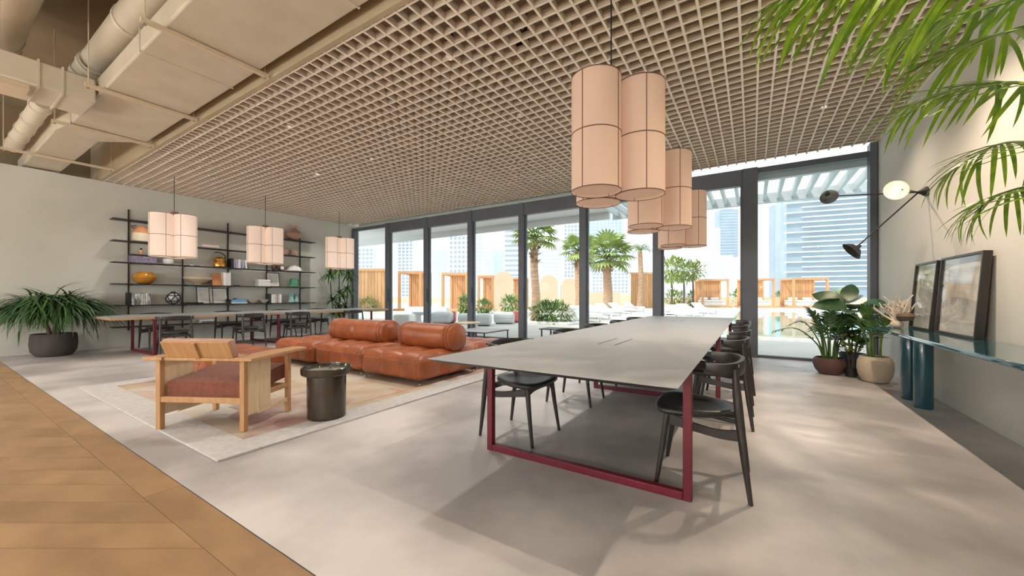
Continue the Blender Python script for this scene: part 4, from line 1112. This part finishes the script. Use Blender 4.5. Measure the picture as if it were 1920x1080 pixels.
# big-leaved plant in the blue pot
t = thing('potted_plant', 'big round-leaved plant in the slate blue pot between the other two', 'potted plant', (1.22, 7.28, 0))
pot(t, [(.10, 0), (.115, .01), (.135, .22), (.15, .30), (.155, .30), (.14, .30), (.13, .27)], 'pot_blue', .13, .27)
rng = random.Random(8)
fic = [blade_mesh('leaf', 'leaf_ficus', L=1, W=.58, droop=.2, n=8, shape='oval', fold=.1), blade_mesh('leaf', 'leaf_ficus', L=1, W=.66, droop=.35, n=8, shape='oval', fold=.05)]
for (dx, dy, h) in ((-.10, -.12, 1.08), (.12, -.18, 1.02), (.02, .08, .9)):
    path = smooth_path([(dx * .2, dy * .2, .26), (dx * .5, dy * .5, h * .55), (dx, dy, h)], 10)
    st = MB().tube(path, [.013 - .0007 * i for i in range(11)], 8).build('stem', 'stem_brown', t)
    for k in range(8):
        a = k * 2.4 + rng.uniform(-.3, .3) + dx * 9; tt = .45 + .55 * k / 7
        p = path[min(10, int(tt * 10))]
        e = rng.uniform(-.2, .7); sz = rng.uniform(.30, .42)
        dv = Vector((math.cos(a) * math.cos(e), math.sin(a) * math.cos(e), math.sin(e)))
        if (p + dv * (sz + .06)).x + 1.22 > XR - .02: dv.x = -abs(dv.x)
        inst('leaf', fic[k % 2], st, basis(dv, loc=p + dv * .05, s=(sz, sz, sz)))
        mbp = MB().tube([p, p + dv * .06], .004, 5)
for (a, e, sz, p) in ((2.9, .45, .42, (-.10, -.12, 1.02)), (1.2, 1.0, .36, (-.05, -.05, 1.05)), (3.6, .1, .44, (-.08, -.14, .98)), (4.4, .1, .42, (.0, -.14, .92)), (5.2, .25, .40, (.05, -.14, .96)), (4.0, -.2, .40, (-.04, -.14, .82)), (4.9, -.1, .38, (.06, -.16, .80))):
    inst('leaf', fic[0], t, basis((math.cos(a) * math.cos(e), math.sin(a) * math.cos(e), math.sin(e)), up=(-.15, -.75, .6), loc=p, s=(sz, sz, sz)))
# lime bush peeking between the pots
t = thing('lime_plant', 'low lime green plant peeking between the plum and cream pots', 'potted plant', (1.08, 6.98, 0))
t.location = (1.165, 6.98, 0)
MB().lathe([(.05, 0), (.06, .005), (.07, .12), (.062, .12), (.06, .10)], 24).build('pot', 'black_metal', t)
for k in range(5):
    a = k * 1.26; MB().tube([(.02 * math.cos(a), .02 * math.sin(a), .10), (.05 * math.cos(a), .05 * math.sin(a), .3), (.10 * math.cos(a), .10 * math.sin(a), .47)], .005, 6).build('stem', 'stem_brown', t)
mb = MB(); rng = random.Random(2)
for k in range(230):
    a = rng.uniform(0, 6.28); rr = .17 * math.sqrt(rng.random()); e = rng.uniform(-.3, 1.2)
    mb.add(*blade_pts(.055, .034, .2, 3, 'oval'), basis((math.cos(a) * math.cos(e), math.sin(a) * math.cos(e), math.sin(e)), loc=(rr * math.cos(a), rr * math.sin(a), .46 + rng.uniform(-.12, .14))))
mb.build('foliage', 'leaf_lime', t, angle=80)['kind'] = 'stuff'
# branching driftwood on the console end
t = thing('driftwood', 'bleached branching driftwood on the plant end of the teal console', 'driftwood', (1.42, 6.12, .751))
rng = random.Random(4)
MB().ball((0, 0, .04), (.06, .07, .045), 14, 8).build('base', 'driftwood', t)
for k in range(15):
    a = rng.uniform(0, 6.28); e = rng.uniform(.55, 1.4); L = rng.uniform(.20, .32)
    d0 = Vector((math.cos(a) * math.cos(e), math.sin(a) * math.cos(e), math.sin(e)))
    p = [Vector((0, 0, .06)), Vector((0, 0, .06)) + d0 * L * .5 + Vector((rng.uniform(-.03, .03), rng.uniform(-.03, .03), .02)), Vector((0, 0, .06)) + d0 * L + Vector((rng.uniform(-.05, .02), rng.uniform(-.05, .05), .03))]
    mbt = MB(); pp = smooth_path(p, 8); mbt.tube(pp, [.013 - .0009 * i for i in range(9)], 7)
    b0 = pp[5]; mbt.tube(smooth_path([b0, b0 + Vector((rng.uniform(-.06, .03), rng.uniform(-.06, .06), .04)), b0 + Vector((rng.uniform(-.09, .03), rng.uniform(-.08, .08), .10))], 5), [.008, .007, .006, .0055, .005, .004], 6)
    mbt.build('branch', 'driftwood', t)
for k, (y_, z_) in enumerate(((-.06, .09), (.06, .08))):
    M = Matrix.Translation((.05, y_ - .08, z_))
    MB().lathe([(.02, 0), (.05, .01), (.07, .05), (.05, .08), (.02, .09)], 20, M).build('seed_pod', 'stem_brown', t)

# tall feather palm at the right edge, fronds arching into view
t = thing('feather_palm', 'tall feather palm whose fronds hang in from the upper right', 'palm', (1.30, 2.62, 0))
pot(t, [(.18, 0), (.21, .01), (.25, .2), (.255, .42), (.235, .42), (.23, .38)], 'pot_grey', .23, .38)
base = Vector((1.30, 2.62, 0))
for k, (dx, dy, h) in enumerate(((.02, 0, 1.95), (-.08, .07, 1.7), (.08, -.08, 1.8), (.0, .10, 1.55))):
    MB().tube([(dx, dy, .37), (dx * 1.2, dy * 1.2, h * .6), (dx * 1.1, dy * 1.1, h)], [.03, .026, .02], 10).build('cane', 'stem_green', t)
rng = random.Random(21)
pal = [blade_mesh('leaflet', 'leaf_palm', L=1, W=.055, droop=.35, n=7, shape='strap', fold=.3), blade_mesh('leaflet', 'leaf_palm', L=1, W=.062, droop=.55, n=7, shape='strap', fold=.3), blade_mesh('leaflet', 'leaf_palm', L=1, W=.05, droop=.2, n=7, shape='strap', fold=.3)]
def fr(pix, n, L, singly=True, start=.25, ang=60, droop=.35, up=None, c0=(0.02, 0, 1.9)):
    pts = [Vector(c0)] + [P(*q) - base for q in pix]
    return feather(t, pts, n, L, pal, rng, 'stem_green', .011, name='frond', start=start, ang=ang, droop=droop, up=up, singly=singly, nn=26,
                   Lf=lambda q: .55 + .5 * math.sin(math.pi * min(1, q * .75 + .2)), jitter=.10, xmax=XR - 1.32)
fr([(1960, -60, 1.62), (1780, -75, 1.75), (1600, -50, 1.95), (1450, 5, 2.15)], 38, .48, start=.30, ang=64, droop=.55)
fr([(1990, -10, 1.75), (1870, 10, 1.95), (1760, 40, 2.2), (1660, 95, 2.45)], 22, .42, start=.3, ang=48, droop=.25)
fr([(1990, 170, 1.7), (1900, 155, 1.85), (1800, 165, 2.05), (1690, 205, 2.3)], 20, .40, start=.35, ang=52, droop=.30)
fr([(2000, 290, 1.75), (1930, 268, 1.9), (1860, 275, 2.1), (1770, 330, 2.3)], 18, .34, start=.35, ang=50, droop=.40, c0=(.0, .1, 1.55))
fr([(2000, 380, 1.8), (1940, 352, 1.95), (1880, 362, 2.1), (1810, 395, 2.2)], 16, .32, start=.35, ang=55, droop=.5, c0=(.0, .1, 1.5))
fr([(1960, -150, 1.55), (1830, -190, 1.7), (1680, -150, 1.9), (1560, -80, 2.05)], 20, .44, singly=False, start=.3, ang=60, droop=.6)
fr([(1950, 60, 1.62), (1890, 60, 1.75), (1830, 80, 1.9), (1740, 120, 2.05)], 18, .40, singly=False, start=.3, ang=45, droop=.3)
for a in (0.2, -.6, 5.2, 1.0):
    c, s = math.cos(a), math.sin(a)
    feather(t, [Vector((0.02, 0, 1.8)), Vector((c * .15, s * .15, 2.3)), Vector((c * .26, s * .5, 2.6)), Vector((c * .3, s * .9 - .3, 2.5))], 16, .40, pal, rng, 'stem_green', .011, name='frond', singly=False, droop=.5, xmax=XR - 1.32)
# ------------------------------------------------------------------ outside: terrace, pool, pergola
tr = struct('terrace')
PX0, PX1, PY0, PY1 = -1.2, 16.0, 12.4, 37.0
for bx in ((-95, PX0, YW + .15, 52), (PX1, 70, YW + .15, 52), (PX0, PX1, YW + .15, PY0), (PX0, PX1, PY1, 52)):
    MB().box(*bx, -.3, -.02).build('paving', 'terrace_stone', tr)
rear = MB().box(-40, 30, -40, YB - .2, -.3, -.02).build('forecourt', 'terrace_stone'); tag(rear, kind='structure')
pool = thing('swimming_pool', 'pale turquoise swimming pool in front of the cabanas', 'pool', ((PX0 + PX1) / 2, (PY0 + PY1) / 2, 0))
px, py = (PX1 - PX0) / 2, (PY1 - PY0) / 2
MB().box(-px, px, -py, py, -.5, -.06).build('water', 'water', pool, smooth=False)
for bx in ((-px, px, -py, -py + .35), (-px, px, py - .35, py), (-px, -px + .35, -py + .35, py - .35), (px - .35, px, -py + .35, py - .35)):
    MB().box(*bx, -.1, -.005).build('coping', 'white_render', pool, bevel=.01)
pw = struct('parapet')
MB().box(-95, 70, 52, 52.4, -.3, 1.0).build('wall_panel', 'sand_wall', pw)
# solid canopy over the left bays, louvres over the right ones
cn = struct('canopy')
MB().box(-30, -3.4, YW + .16, 10.55, 3.50, 3.78).build('slab', 'soffit', cn)
MB().box(-30, -3.4, 10.55, 10.65, 3.30, 3.85).build('fascia', 'soffit', cn)
pg = struct('pergola')
for yy in (8.62, 10.75):
    MB().box(-3.35, 9.0, yy - .06, yy + .06, 3.30, 3.52).build('beam', 'pergola_metal', pg)
lv = MB().box(-.03, .03, 8.68, 10.69, 3.36, 3.52).mesh('louvre', 'pergola_metal', False)
for k in range(46): inst('louvre', lv, pg, Matrix.Translation((-3.2 + k * .265, 0, 0)))

def rot_to(p): return 0.0
# ------------------------------------------------------------------ cabanas
def cabana(label, u0, u1, vb, vt, n=9, bed=True, depth=2.2, group=None):
    b0 = G(u0, vb); d = (b0.x * -math.sin(YAW) + b0.y * math.cos(YAW))
    b1 = G(u1, vb); c_ = (b0 + b1) / 2
    w = (b1 - b0).length * .97; h = H_CAM + (556 - vt) / 716 * d
    t = thing('cabana', label, 'cabana', (c_.x, c_.y, -.02), YAW * .75, group)
    hw = w / 2; p = .09
    MB().box(-hw - .3, hw + .3, -.5, depth + .2, 0, .16).build('platform', 'cabana_wood', t)
    for x in (-hw, hw):
        for y in (0, depth): MB().box(x - p, x + p, y - p, y + p, .16, h).build('post', 'cabana_wood', t)
    for y in (0, depth): MB().box(-hw - p, hw + p, y - p, y + p, h, h + .18).build('beam', 'cabana_wood', t)
    for x in (-hw, hw): MB().box(x - p, x + p, p, depth - p, h, h + .18).build('beam', 'cabana_wood', t)
    sw = (2 * hw - .2) / n
    sl = MB().box(-sw * .46, sw * .46, -.03, .03, .16, h).mesh('slat', 'cabana_wood', False)
    for k in range(n): inst('slat', sl, t, Matrix.Translation((-hw + .1 + sw * (k + .5), depth, 0)))
    for k in range(5): MB().box(-hw, hw, .3 + k * (depth - .5) / 4, .42 + k * (depth - .5) / 4, h + .06, h + .12).build('roof_slat', 'cabana_wood', t)
    if bed:
        MB().box(-hw + .15, hw - .15, .1, depth - .2, .16, .55).build('daybed', 'white_render', t, bevel=.05)
        MB().box(-hw + .15, hw - .15, .1, depth - .2, .56, .78).build('mattress', 'white_cushion', t, bevel=.08)
        for k in (-1, 1): MB().box(k * hw * .45 - .4, k * hw * .45 + .4, depth - .7, depth - .25, .78, 1.05).build('pillow', 'white_cushion', t, bevel=.1)
    return t
cabana('wooden cabana with white daybed, seen just left of the thick mullion', 1318, 1364, 576, 526)
cabana('wooden cabana half hidden behind the thick mullion', 1403, 1449, 576.5, 525)
cabana('wooden cabana with white daybed at the pool end, right', 1490, 1549, 577, 524)
cabana('wooden slatted cabana in the second window bay from the left', 747, 790, 582, 512, n=8, bed=False)
cabana('wooden slatted cabana in the third window bay, with open side', 829, 876, 584, 515, n=8, bed=False)
cabana('small wooden cabana left of the beige arched screens', 897, 924, 580, 520, n=6, bed=False)
cabana('small wooden cabana partly behind the big palm', 958, 985, 579, 523, n=6, bed=False)
def slat_fence(label, u0, u1, vb, vt, n):
    b0 = G(u0, vb); b1 = G(u1, vb); d = (-b0.x * math.sin(YAW) + b0.y * math.cos(YAW)); h = H_CAM + (556 - vt) / 716 * d
    t = thing('slat_fence', label, 'fence', (b0.x, b0.y, -.02), math.atan2(b1.y - b0.y, b1.x - b0.x))
    L = (b1 - b0).length; sw = L / n
    s = MB().box(0, sw * .9, -.04, .04, .05, h).mesh('slat', 'cabana_wood', False)
    for k in range(n): inst('slat', s, t, Matrix.Translation((k * sw, 0, 0)))
    MB().box(-.1, L + .1, -.10, .10, h, h + .2).build('top_rail', 'cabana_wood', t); MB().box(0, L, -.09, .05, 0, .1).build('bottom_rail', 'cabana_wood', t)
slat_fence('tall wooden slat fence in the leftmost window bay', 640, 728, 583, 508, 14)
slat_fence('tall wooden slat screen between the palms, right of the fifth mullion', 1183, 1224, 577, 514, 10)
# rounded sand-coloured screens
for i, (u0, u1, vb, vt) in enumerate(((926, 962, 583, 508), (1012, 1046, 580, 515), (1052, 1084, 580, 521))):
    b0, b1 = G(u0, vb), G(u1, vb); w = (b1 - b0).length; d = -b0.x * math.sin(YAW) + b0.y * math.cos(YAW); h = H_CAM + (556 - vt) / 716 * d
    out = [(-w / 2, 0), (w / 2, 0)] + [(w / 2 * math.cos(math.pi * k / 18), h - w / 2 + w / 2 * math.sin(math.pi * k / 18)) for k in range(19)]
    o = MB().prism(out, -.2, .2, Matrix.Rotation(R(90), 4, 'X')).build('arched_screen', 'sand_wall', loc=((b0.x + b1.x) / 2, (b0.y + b1.y) / 2, -.02), rz=math.atan2(b1.y - b0.y, b1.x - b0.x))
    tag(o, 'sand-coloured round-topped garden screen, ' + ['left of the big palm', 'just right of the big palm trunk', 'right of the big palm, by the mullion'][i], 'screen')
# low sand walls at the back
for i, (u0, u1, v, vt, lab) in enumerate(((1105, 1163, 572, 547, 'low sand-coloured planter wall behind the second palm'), (1164, 1182, 570, 550, 'short yellow sand wall left of the slat screen'))):
    b0, b1 = G(u0, v), G(u1, v); d = -b0.x * math.sin(YAW) + b0.y * math.cos(YAW)
    o = MB().box(0, (b1 - b0).length, 0, .4, 0, H_CAM + (556 - vt) / 716 * d).build('planter_wall', 'sand_wall', loc=(b0.x, b0.y, -.02), rz=math.atan2(b1.y - b0.y, b1.x - b0.x), bevel=.03)
    tag(o, lab, 'wall')

# ------------------------------------------------------------------ outdoor soft seating
def pouf(label, u0, u1, vb, vt, mat='grey_cushion', dep=.9, r_=.14, group=None):
    b0, b1 = G(u0, vb), G(u1, vb); w = (b1 - b0).length; d = -b0.x * math.sin(YAW) + b0.y * math.cos(YAW); h = H_CAM + (556 - vt) / 716 * d
    t = thing('outdoor_pouf', label, 'pouf', ((b0.x + b1.x) / 2, (b0.y + b1.y) / 2, -.02), math.atan2(b1.y - b0.y, b1.x - b0.x), group)
    MB().box(-w / 2, w / 2, 0, dep, .03, h).build('cushion', mat, t, bevel=min(r_, h * .45), segs=5)
    MB().box(-w / 2 + .1, w / 2 - .1, .1, dep - .1, 0, .04).build('base', 'black_metal', t)
    mb = MB(); mb.tube([(-w / 2 + .1, -.004, h * .55), (w / 2 - .1, -.004, h * .55)], .008, 6); mb.build('piping', mat, t)
pouf('large rounded pale grey outdoor pouf in the third window bay', 806, 846, 607, 584)
pouf('red outdoor cube seat right of the large pale pouf', 842, 853, 605, 583, 'red_cushion', r_=.05, dep=.5)
pouf('pale outdoor pouf just left of the fourth mullion', 857, 884, 607, 588)
pouf('pale outdoor pouf just right of the fourth mullion', 891, 921, 611, 588)
pouf('pale rounded outdoor pouf left of the big palm planter', 925, 965, 607, 585)
pouf('red outdoor cube seat beside the fifth mullion', 962, 976, 604, 582, 'red_cushion', r_=.05, dep=.5)
pouf('long low white outdoor bench seat behind the poufs', 758, 838, 590, 575, 'white_cushion', r_=.08)
pouf('white outdoor seat at the left edge of the third bay', 735, 768, 612, 589, 'white_cushion', r_=.08)
pouf('rounded grey boulder seat near the pool corner', 1245, 1276, 590, 577, 'grey_cushion', r_=.2)
t_ = G(784, 607)
o = thing('pedestal_stool', 'pale pedestal stool left of the large outdoor pouf', 'stool', (t_.x, t_.y, -.02))
MB().lathe([(.22, 0), (.22, .04), (.13, .12), (.12, .35), (.22, .46), (.26, .48), (.26, .50), (.05, .51)], 28).build('body', 'grey_cushion', o)
def lounger(label, u, v, rz):
    p = G(u, v)
    t = thing('sun_lounger', label, 'sun lounger', (p.x, p.y, -.02), rz, 'sun loungers on the terrace')
    MB().box(-.36, .36, 0, 2.0, .22, .28).build('frame', 'white_render', t, bevel=.01)
    for x in (-.3, .3):
        for y in (.15, 1.85): MB().box(x - .03, x + .03, y - .03, y + .03, 0, .22).build('leg', 'white_render', t)
    MB().box(-.34, .34, .02, 1.3, .28, .38).build('mattress', 'white_cushion', t, bevel=.03)
    MB().box(-.34, .34, 0, .75, 0, .10, Matrix.Translation((0, 1.3, .28)) @ Matrix.Rotation(R(28), 4, 'X')).build('backrest', 'white_cushion', t, bevel=.03)
k = 0
for (u, v, rz) in ((1118, 604, .9), (1136, 598, .9), (1158, 592, .9), (1180, 588, .9), (1203, 584, .9), (1298, 599, .7), (1314, 593, .7), (1338, 588, .7)):
    lounger('white sun lounger on the terrace, ' + ['nearest of the row behind the big table', 'second of the row behind the big table', 'third of the row behind the big table', 'fourth of the row behind the big table', 'last of the row behind the big table',
            'nearest of the three before the cabana', 'middle of the three before the cabana', 'farthest of the three before the cabana'][k], u, v, rz); k += 1

# ------------------------------------------------------------------ planting outside
def leaf_cloud(n, rx, ry, rz_, L, W, seed, shape='lance', z0=0):
    rng = random.Random(seed); mb = MB()
    for k in range(n):
        while True:
            p = Vector((rng.uniform(-1, 1), rng.uniform(-1, 1), rng.uniform(-1, 1)))
            if .25 < p.length < 1: break
        dv = p.normalized() + Vector((rng.uniform(-.6, .6), rng.uniform(-.6, .6), rng.uniform(-.3, .8)))
        mb.add(*blade_pts(L * rng.uniform(.6, 1.2), W, .3, 3, shape), basis(dv, loc=(p.x * rx, p.y * ry, z0 + p.z * rz_)))
    return mb
def shrub(label, u, v, w_px, vt, seed, mat='leaf_out2', planter=False, n=420):
    p = G(u, v); d = -p.x * math.sin(YAW) + p.y * math.cos(YAW); rx = w_px / 2 * d / 716; h = (v - vt) / 716 * d
    t = thing('garden_shrub', label, 'shrub', (p.x, p.y, -.02))
    leaf_cloud(n, rx, rx * .6, h * .5, h * .38, h * .09, seed, 'lance', h * .5).build('foliage', mat, t, angle=80)['kind'] = 'stuff'
    for q in range(3): MB().tube([((q - 1) * rx * .4, 0, 0), ((q - 1) * rx * .5, .05, h * .6)], .02, 6).build('stem', 'stem_brown', t)
    if planter: MB().box(-rx, rx, -rx * .6, rx * .6, 0, .12).build('planter_edge', 'white_render', t, bevel=.02)
shrub('wide planted bed of green shrubs at the foot of the big palm', 1034, 606, 88, 568, 1, planter=True, n=900)
shrub('spiky shrub at the left of the fourth mullion', 872, 590, 24, 556, 2)
shrub('green shrub between the fourth mullion and the arched screen', 908, 587, 34, 562, 3)
shrub('green shrub in front of the left arched screen', 958, 586, 40, 556, 4)
shrub('small hedge of low plants left of the slatted cabana', 690, 583, 50, 560, 5)
for i, (u0, u1) in enumerate(((1245, 1285), (1288, 1318), (1366, 1400), (1452, 1490), (1552, 1600))):
    shrub('bushy hedge piece at the far terrace edge, ' + ['leftmost, behind the thin trees', 'left of the first pool cabana', 'right of the first pool cabana', 'between the second and third pool cabanas', 'right of the third pool cabana'][i],
          (u0 + u1) / 2, 573.5, u1 - u0, 546, 20 + i, 'leaf_out', n=300)
def fan_palm(label, u, v, vt, rpx, seed, nf=26, mat='leaf_out'):
    p = G(u, v); d = -p.x * math.sin(YAW) + p.y * math.cos(YAW); h = H_CAM + (556 - vt) / 716 * d; Rf = rpx * d / 716; tr_ = .19 * d / 18
    t = thing('fan_palm', label, 'palm tree', (p.x, p.y, -.02))
    N = 14; MB().tube([(.05 * math.sin(i * .4), 0, h * .86 * i / N) for i in range(N + 1)], [tr_ * (1.15 - .25 * i / N + (.05 if i % 2 else 0)) for i in range(N + 1)], 14).build('trunk', 'palm_trunk', t)
    rng = random.Random(seed); mb = MB()
    for k in range(70):
        a = rng.uniform(0, 6.28); z = h * rng.uniform(.68, .98)
        mb.add(*blade_pts(.34 * d / 18, .12 * d / 18, .2, 3, 'lance'), basis((math.cos(a), math.sin(a), rng.uniform(.3, 1.2)), loc=(tr_ * .8 * math.cos(a), tr_ * .8 * math.sin(a), z)))
    mb.build('husk', 'palm_husk', t)['kind'] = 'stuff'
    for k in range(nf):
        a = k * 2.4; e = -.45 + 1.7 * k / nf + rng.uniform(-.15, .15)
        dv = Vector((math.cos(a) * math.cos(e), math.sin(a) * math.cos(e), math.sin(e)))
        b0 = Vector((0, 0, h)); tip = b0 + dv * Rf * .55
        st = MB().tube([b0, b0 + dv * Rf * .3 + Vector((0, 0, .03)), tip], [.03 * d / 18, .022 * d / 18, .016 * d / 18], 6).build('frond', 'stem_green', t)
        fb = MB(); side = dv.cross(Vector((0, 0, 1))).normalized()
        for q in range(13):
            aa = R(-105 + 210 * q / 12); dd = dv * math.cos(aa) + side * math.sin(aa)
            fb.add(*blade_pts(Rf * .5, Rf * .085, .35, 4, 'lance'), basis(dd, dv.cross(side) * -1 if (dv.cross(side)).z < 0 else dv.cross(side), tip))
        fb.build('fan_leaf', mat, st, angle=80)
fan_palm('big fan palm with thick trunk rising from the planted bed', 1003, 601, 444, 52, 1)
fan_palm('second fan palm with slender trunk, right of the fifth mullion', 1139, 577, 480, 56, 2)
fan_palm('fan palm half hidden behind the fifth mullion', 1086, 585, 470, 42, 3, nf=18)
def tree(label, u, v, vt, vb, rpx, seed, mat='leaf_out'):
    p = G(u, v); d = -p.x * math.sin(YAW) + p.y * math.cos(YAW); zt = H_CAM + (556 - vt) / 716 * d; zb = H_CAM + (556 - vb) / 716 * d
    t = thing('garden_tree', label, 'tree', (p.x, p.y, -.02))
    MB().tube([(0, 0, 0), (.04, 0, zb * .6), (0, 0, (zt + zb) / 2)], [.11, .09, .06], 8).build('trunk', 'stem_brown', t)
    leaf_cloud(330, rpx * d / 716, rpx * d / 716, (zt - zb) / 2, .6, .16, seed, 'lance', (zt + zb) / 2).build('crown', mat, t, angle=80)['kind'] = 'stuff'
tree('slim garden tree left of the first pool cabana, leftmost of three', 1259, 580, 484, 524, 24, 31)
tree('slim garden tree left of the first pool cabana, middle of three', 1282, 577, 488, 526, 22, 32)
tree('slim garden tree left of the first pool cabana, rightmost of three', 1299, 576, 492, 522, 22, 33)
# grey feathery palm under the lanterns
p = G(1200, 578); t = thing('date_palm', 'feathery palm behind the slat screen below the lanterns', 'palm tree', (p.x, p.y, -.02))
d = -p.x * math.sin(YAW) + p.y * math.cos(YAW); h = H_CAM + (556 - 470) / 716 * d
MB().tube([(0, 0, 0), (.1, 0, h * .5), (0, 0, h)], [.3, .24, .2], 12).build('trunk', 'palm_trunk', t)
rng = random.Random(6); dl = [blade_mesh('leaflet', 'leaf_out2', L=1, W=.06, droop=.2, n=3, shape='lance')]
for k in range(18):
    a = k * 2.4; e = -.1 + 1.2 * k / 18; c, s = math.cos(a) * math.cos(e), math.sin(a) * math.cos(e); q = 26 * d / 716
    feather(t, [(0, 0, h), (c * q * .4, s * q * .4, h + q * (.35 * math.sin(e) + .15)), (c * q * .8, s * q * .8, h + q * (.5 * math.sin(e))), (c * q, s * q, h + q * (.4 * math.sin(e) - .25))], 16, q * .28, dl, rng, 'stem_green', .03, name='frond', start=.15, singly=False, nn=10)

# ------------------------------------------------------------------ city beyond
def tower(label, u0, u1, vt, d, mat, rows=0, cols=0, wmat='tower_glass', dep=.7, turn=0.0, band=False, fins=0, name='tower_block'):
    w = (u1 - u0) * d / 716; top = H_CAM + (556 - vt) / 716 * d; c_ = P((u0 + u1) / 2, 556, d)
    t = thing(name, label, 'building', (c_.x, c_.y, 0), YAW * .8 + turn)
    dd = w * dep; zb = -12
    MB().box(-w / 2, w / 2, 0, dd, zb, top).build('wall', mat, t)
    MB().box(-w * .3, w * .3, dd * .2, dd * .8, top, top + w * .06).build('plant_room', mat, t)
    if rows:
        mb = MB(); hh = (top - 2) / rows
        if band:
            for r_ in range(rows): mb.box(-w / 2 + w * .04, w / 2 - w * .04, -.15, .05, 1 + hh * r_ + hh * .15, 1 + hh * r_ + hh * .62)
        else:
            cw = w * .92 / cols
            for r_ in range(rows):
                for c in range(cols):
                    x0 = -w * .46 + cw * c
                    mb.box(x0 + cw * .18, x0 + cw * .78, -.15, .05, 1 + hh * r_ + hh * .2, 1 + hh * r_ + hh * .78)
        mb.build('glazing', wmat, t, smooth=False)['kind'] = 'stuff'
    for f in range(fins):
        x = -w / 2 + w * (f + .5) / fins
        MB().box(x - w * .012, x + w * .012, -w * .03, 0, zb, top).build('fin', 'tower_white', t)
    return t
tower('pale apartment block far off, in the leftmost bay', 668, 702, 462, 240, 'tower_pale', 12, 4)
tower('plain pale block right of it in the leftmost bay', 704, 728, 461, 230, 'tower_pale')
tower('pale apartment tower with balconies, left in the second bay', 744, 776, 440, 200, 'tower_pale', 18, 4, 'tower_steel')
tower('white apartment tower at the right of the second bay', 779, 801, 438, 215, 'tower_white', 18, 2, 'tower_pale', band=True)
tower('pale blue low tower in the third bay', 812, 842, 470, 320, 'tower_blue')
tower('white tower with a clear grid of windows in the third bay', 840, 883, 438, 190, 'tower_white', 13, 5, 'tower_steel')
tower('hazy blue slab in the fourth bay, left', 890, 908, 434, 230, 'tower_pale', 16, 2, 'tower_blue', band=True)
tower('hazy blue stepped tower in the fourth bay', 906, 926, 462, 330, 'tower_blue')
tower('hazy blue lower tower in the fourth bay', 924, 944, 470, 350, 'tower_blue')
tower('pale tower with dark window bands left of the big palm', 945, 982, 424, 210, 'tower_white', 14, 1, 'tower_steel', band=True)
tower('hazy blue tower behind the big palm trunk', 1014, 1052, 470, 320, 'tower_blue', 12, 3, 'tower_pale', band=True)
tower('tower with blue gridded windows right of the big palm', 1056, 1090, 410, 200, 'tower_pale', 20, 5, 'tower_steel')
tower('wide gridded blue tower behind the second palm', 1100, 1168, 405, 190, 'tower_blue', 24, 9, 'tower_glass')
tower('low blue gridded block behind the sand planter wall', 1108, 1180, 500, 170, 'tower_pale', 8, 10, 'tower_steel')
tower('slim pale tower beside the twin dark tower', 1334, 1350, 428, 330, 'tower_pale', fins=3)
tower('dark blue-grey skyscraper left of the thick mullion', 1350, 1383, 393, 400, 'tower_steel', 30, 3, 'tower_glass', band=True)
tower('cluster of white finned towers at the horizon, left of the mullion', 1322, 1392, 482, 300, 'tower_pale', fins=9)
tower('low finned towers behind the thin trees', 1246, 1320, 520, 280, 'tower_pale', fins=9)
tower('pale lilac skyscraper right of the thick mullion', 1432, 1456, 430, 380, 'tower_pale', fins=2)
tower('blue-grey skyscraper right of the thick mullion', 1452, 1476, 384, 340, 'tower_steel', fins=1)
tower('small white block left of the striped office building', 1473, 1496, 504, 280, 'tower_white')
# the striped office building
t = tower('wide glass office building with bright white floor edges on the right', 1496, 1700, 352, 150, 'office_glass', turn=-.30, dep=.5, name='office_building')
w = (1700 - 1496) * 150 / 716; top = H_CAM + (556 - 352) / 716 * 150
for k in range(20):
    z = top - .4 - k * 2.03
    if k % 2 == 0: MB().box(-w / 2 - 1.1, w / 2, -1.0, .2, z, z + .42).build('floor_slab', 'tower_white', t)
    else: MB().box(-w / 2 + 5.0, w / 2, -.8, .2, z, z + .42).build('floor_slab', 'tower_white', t)
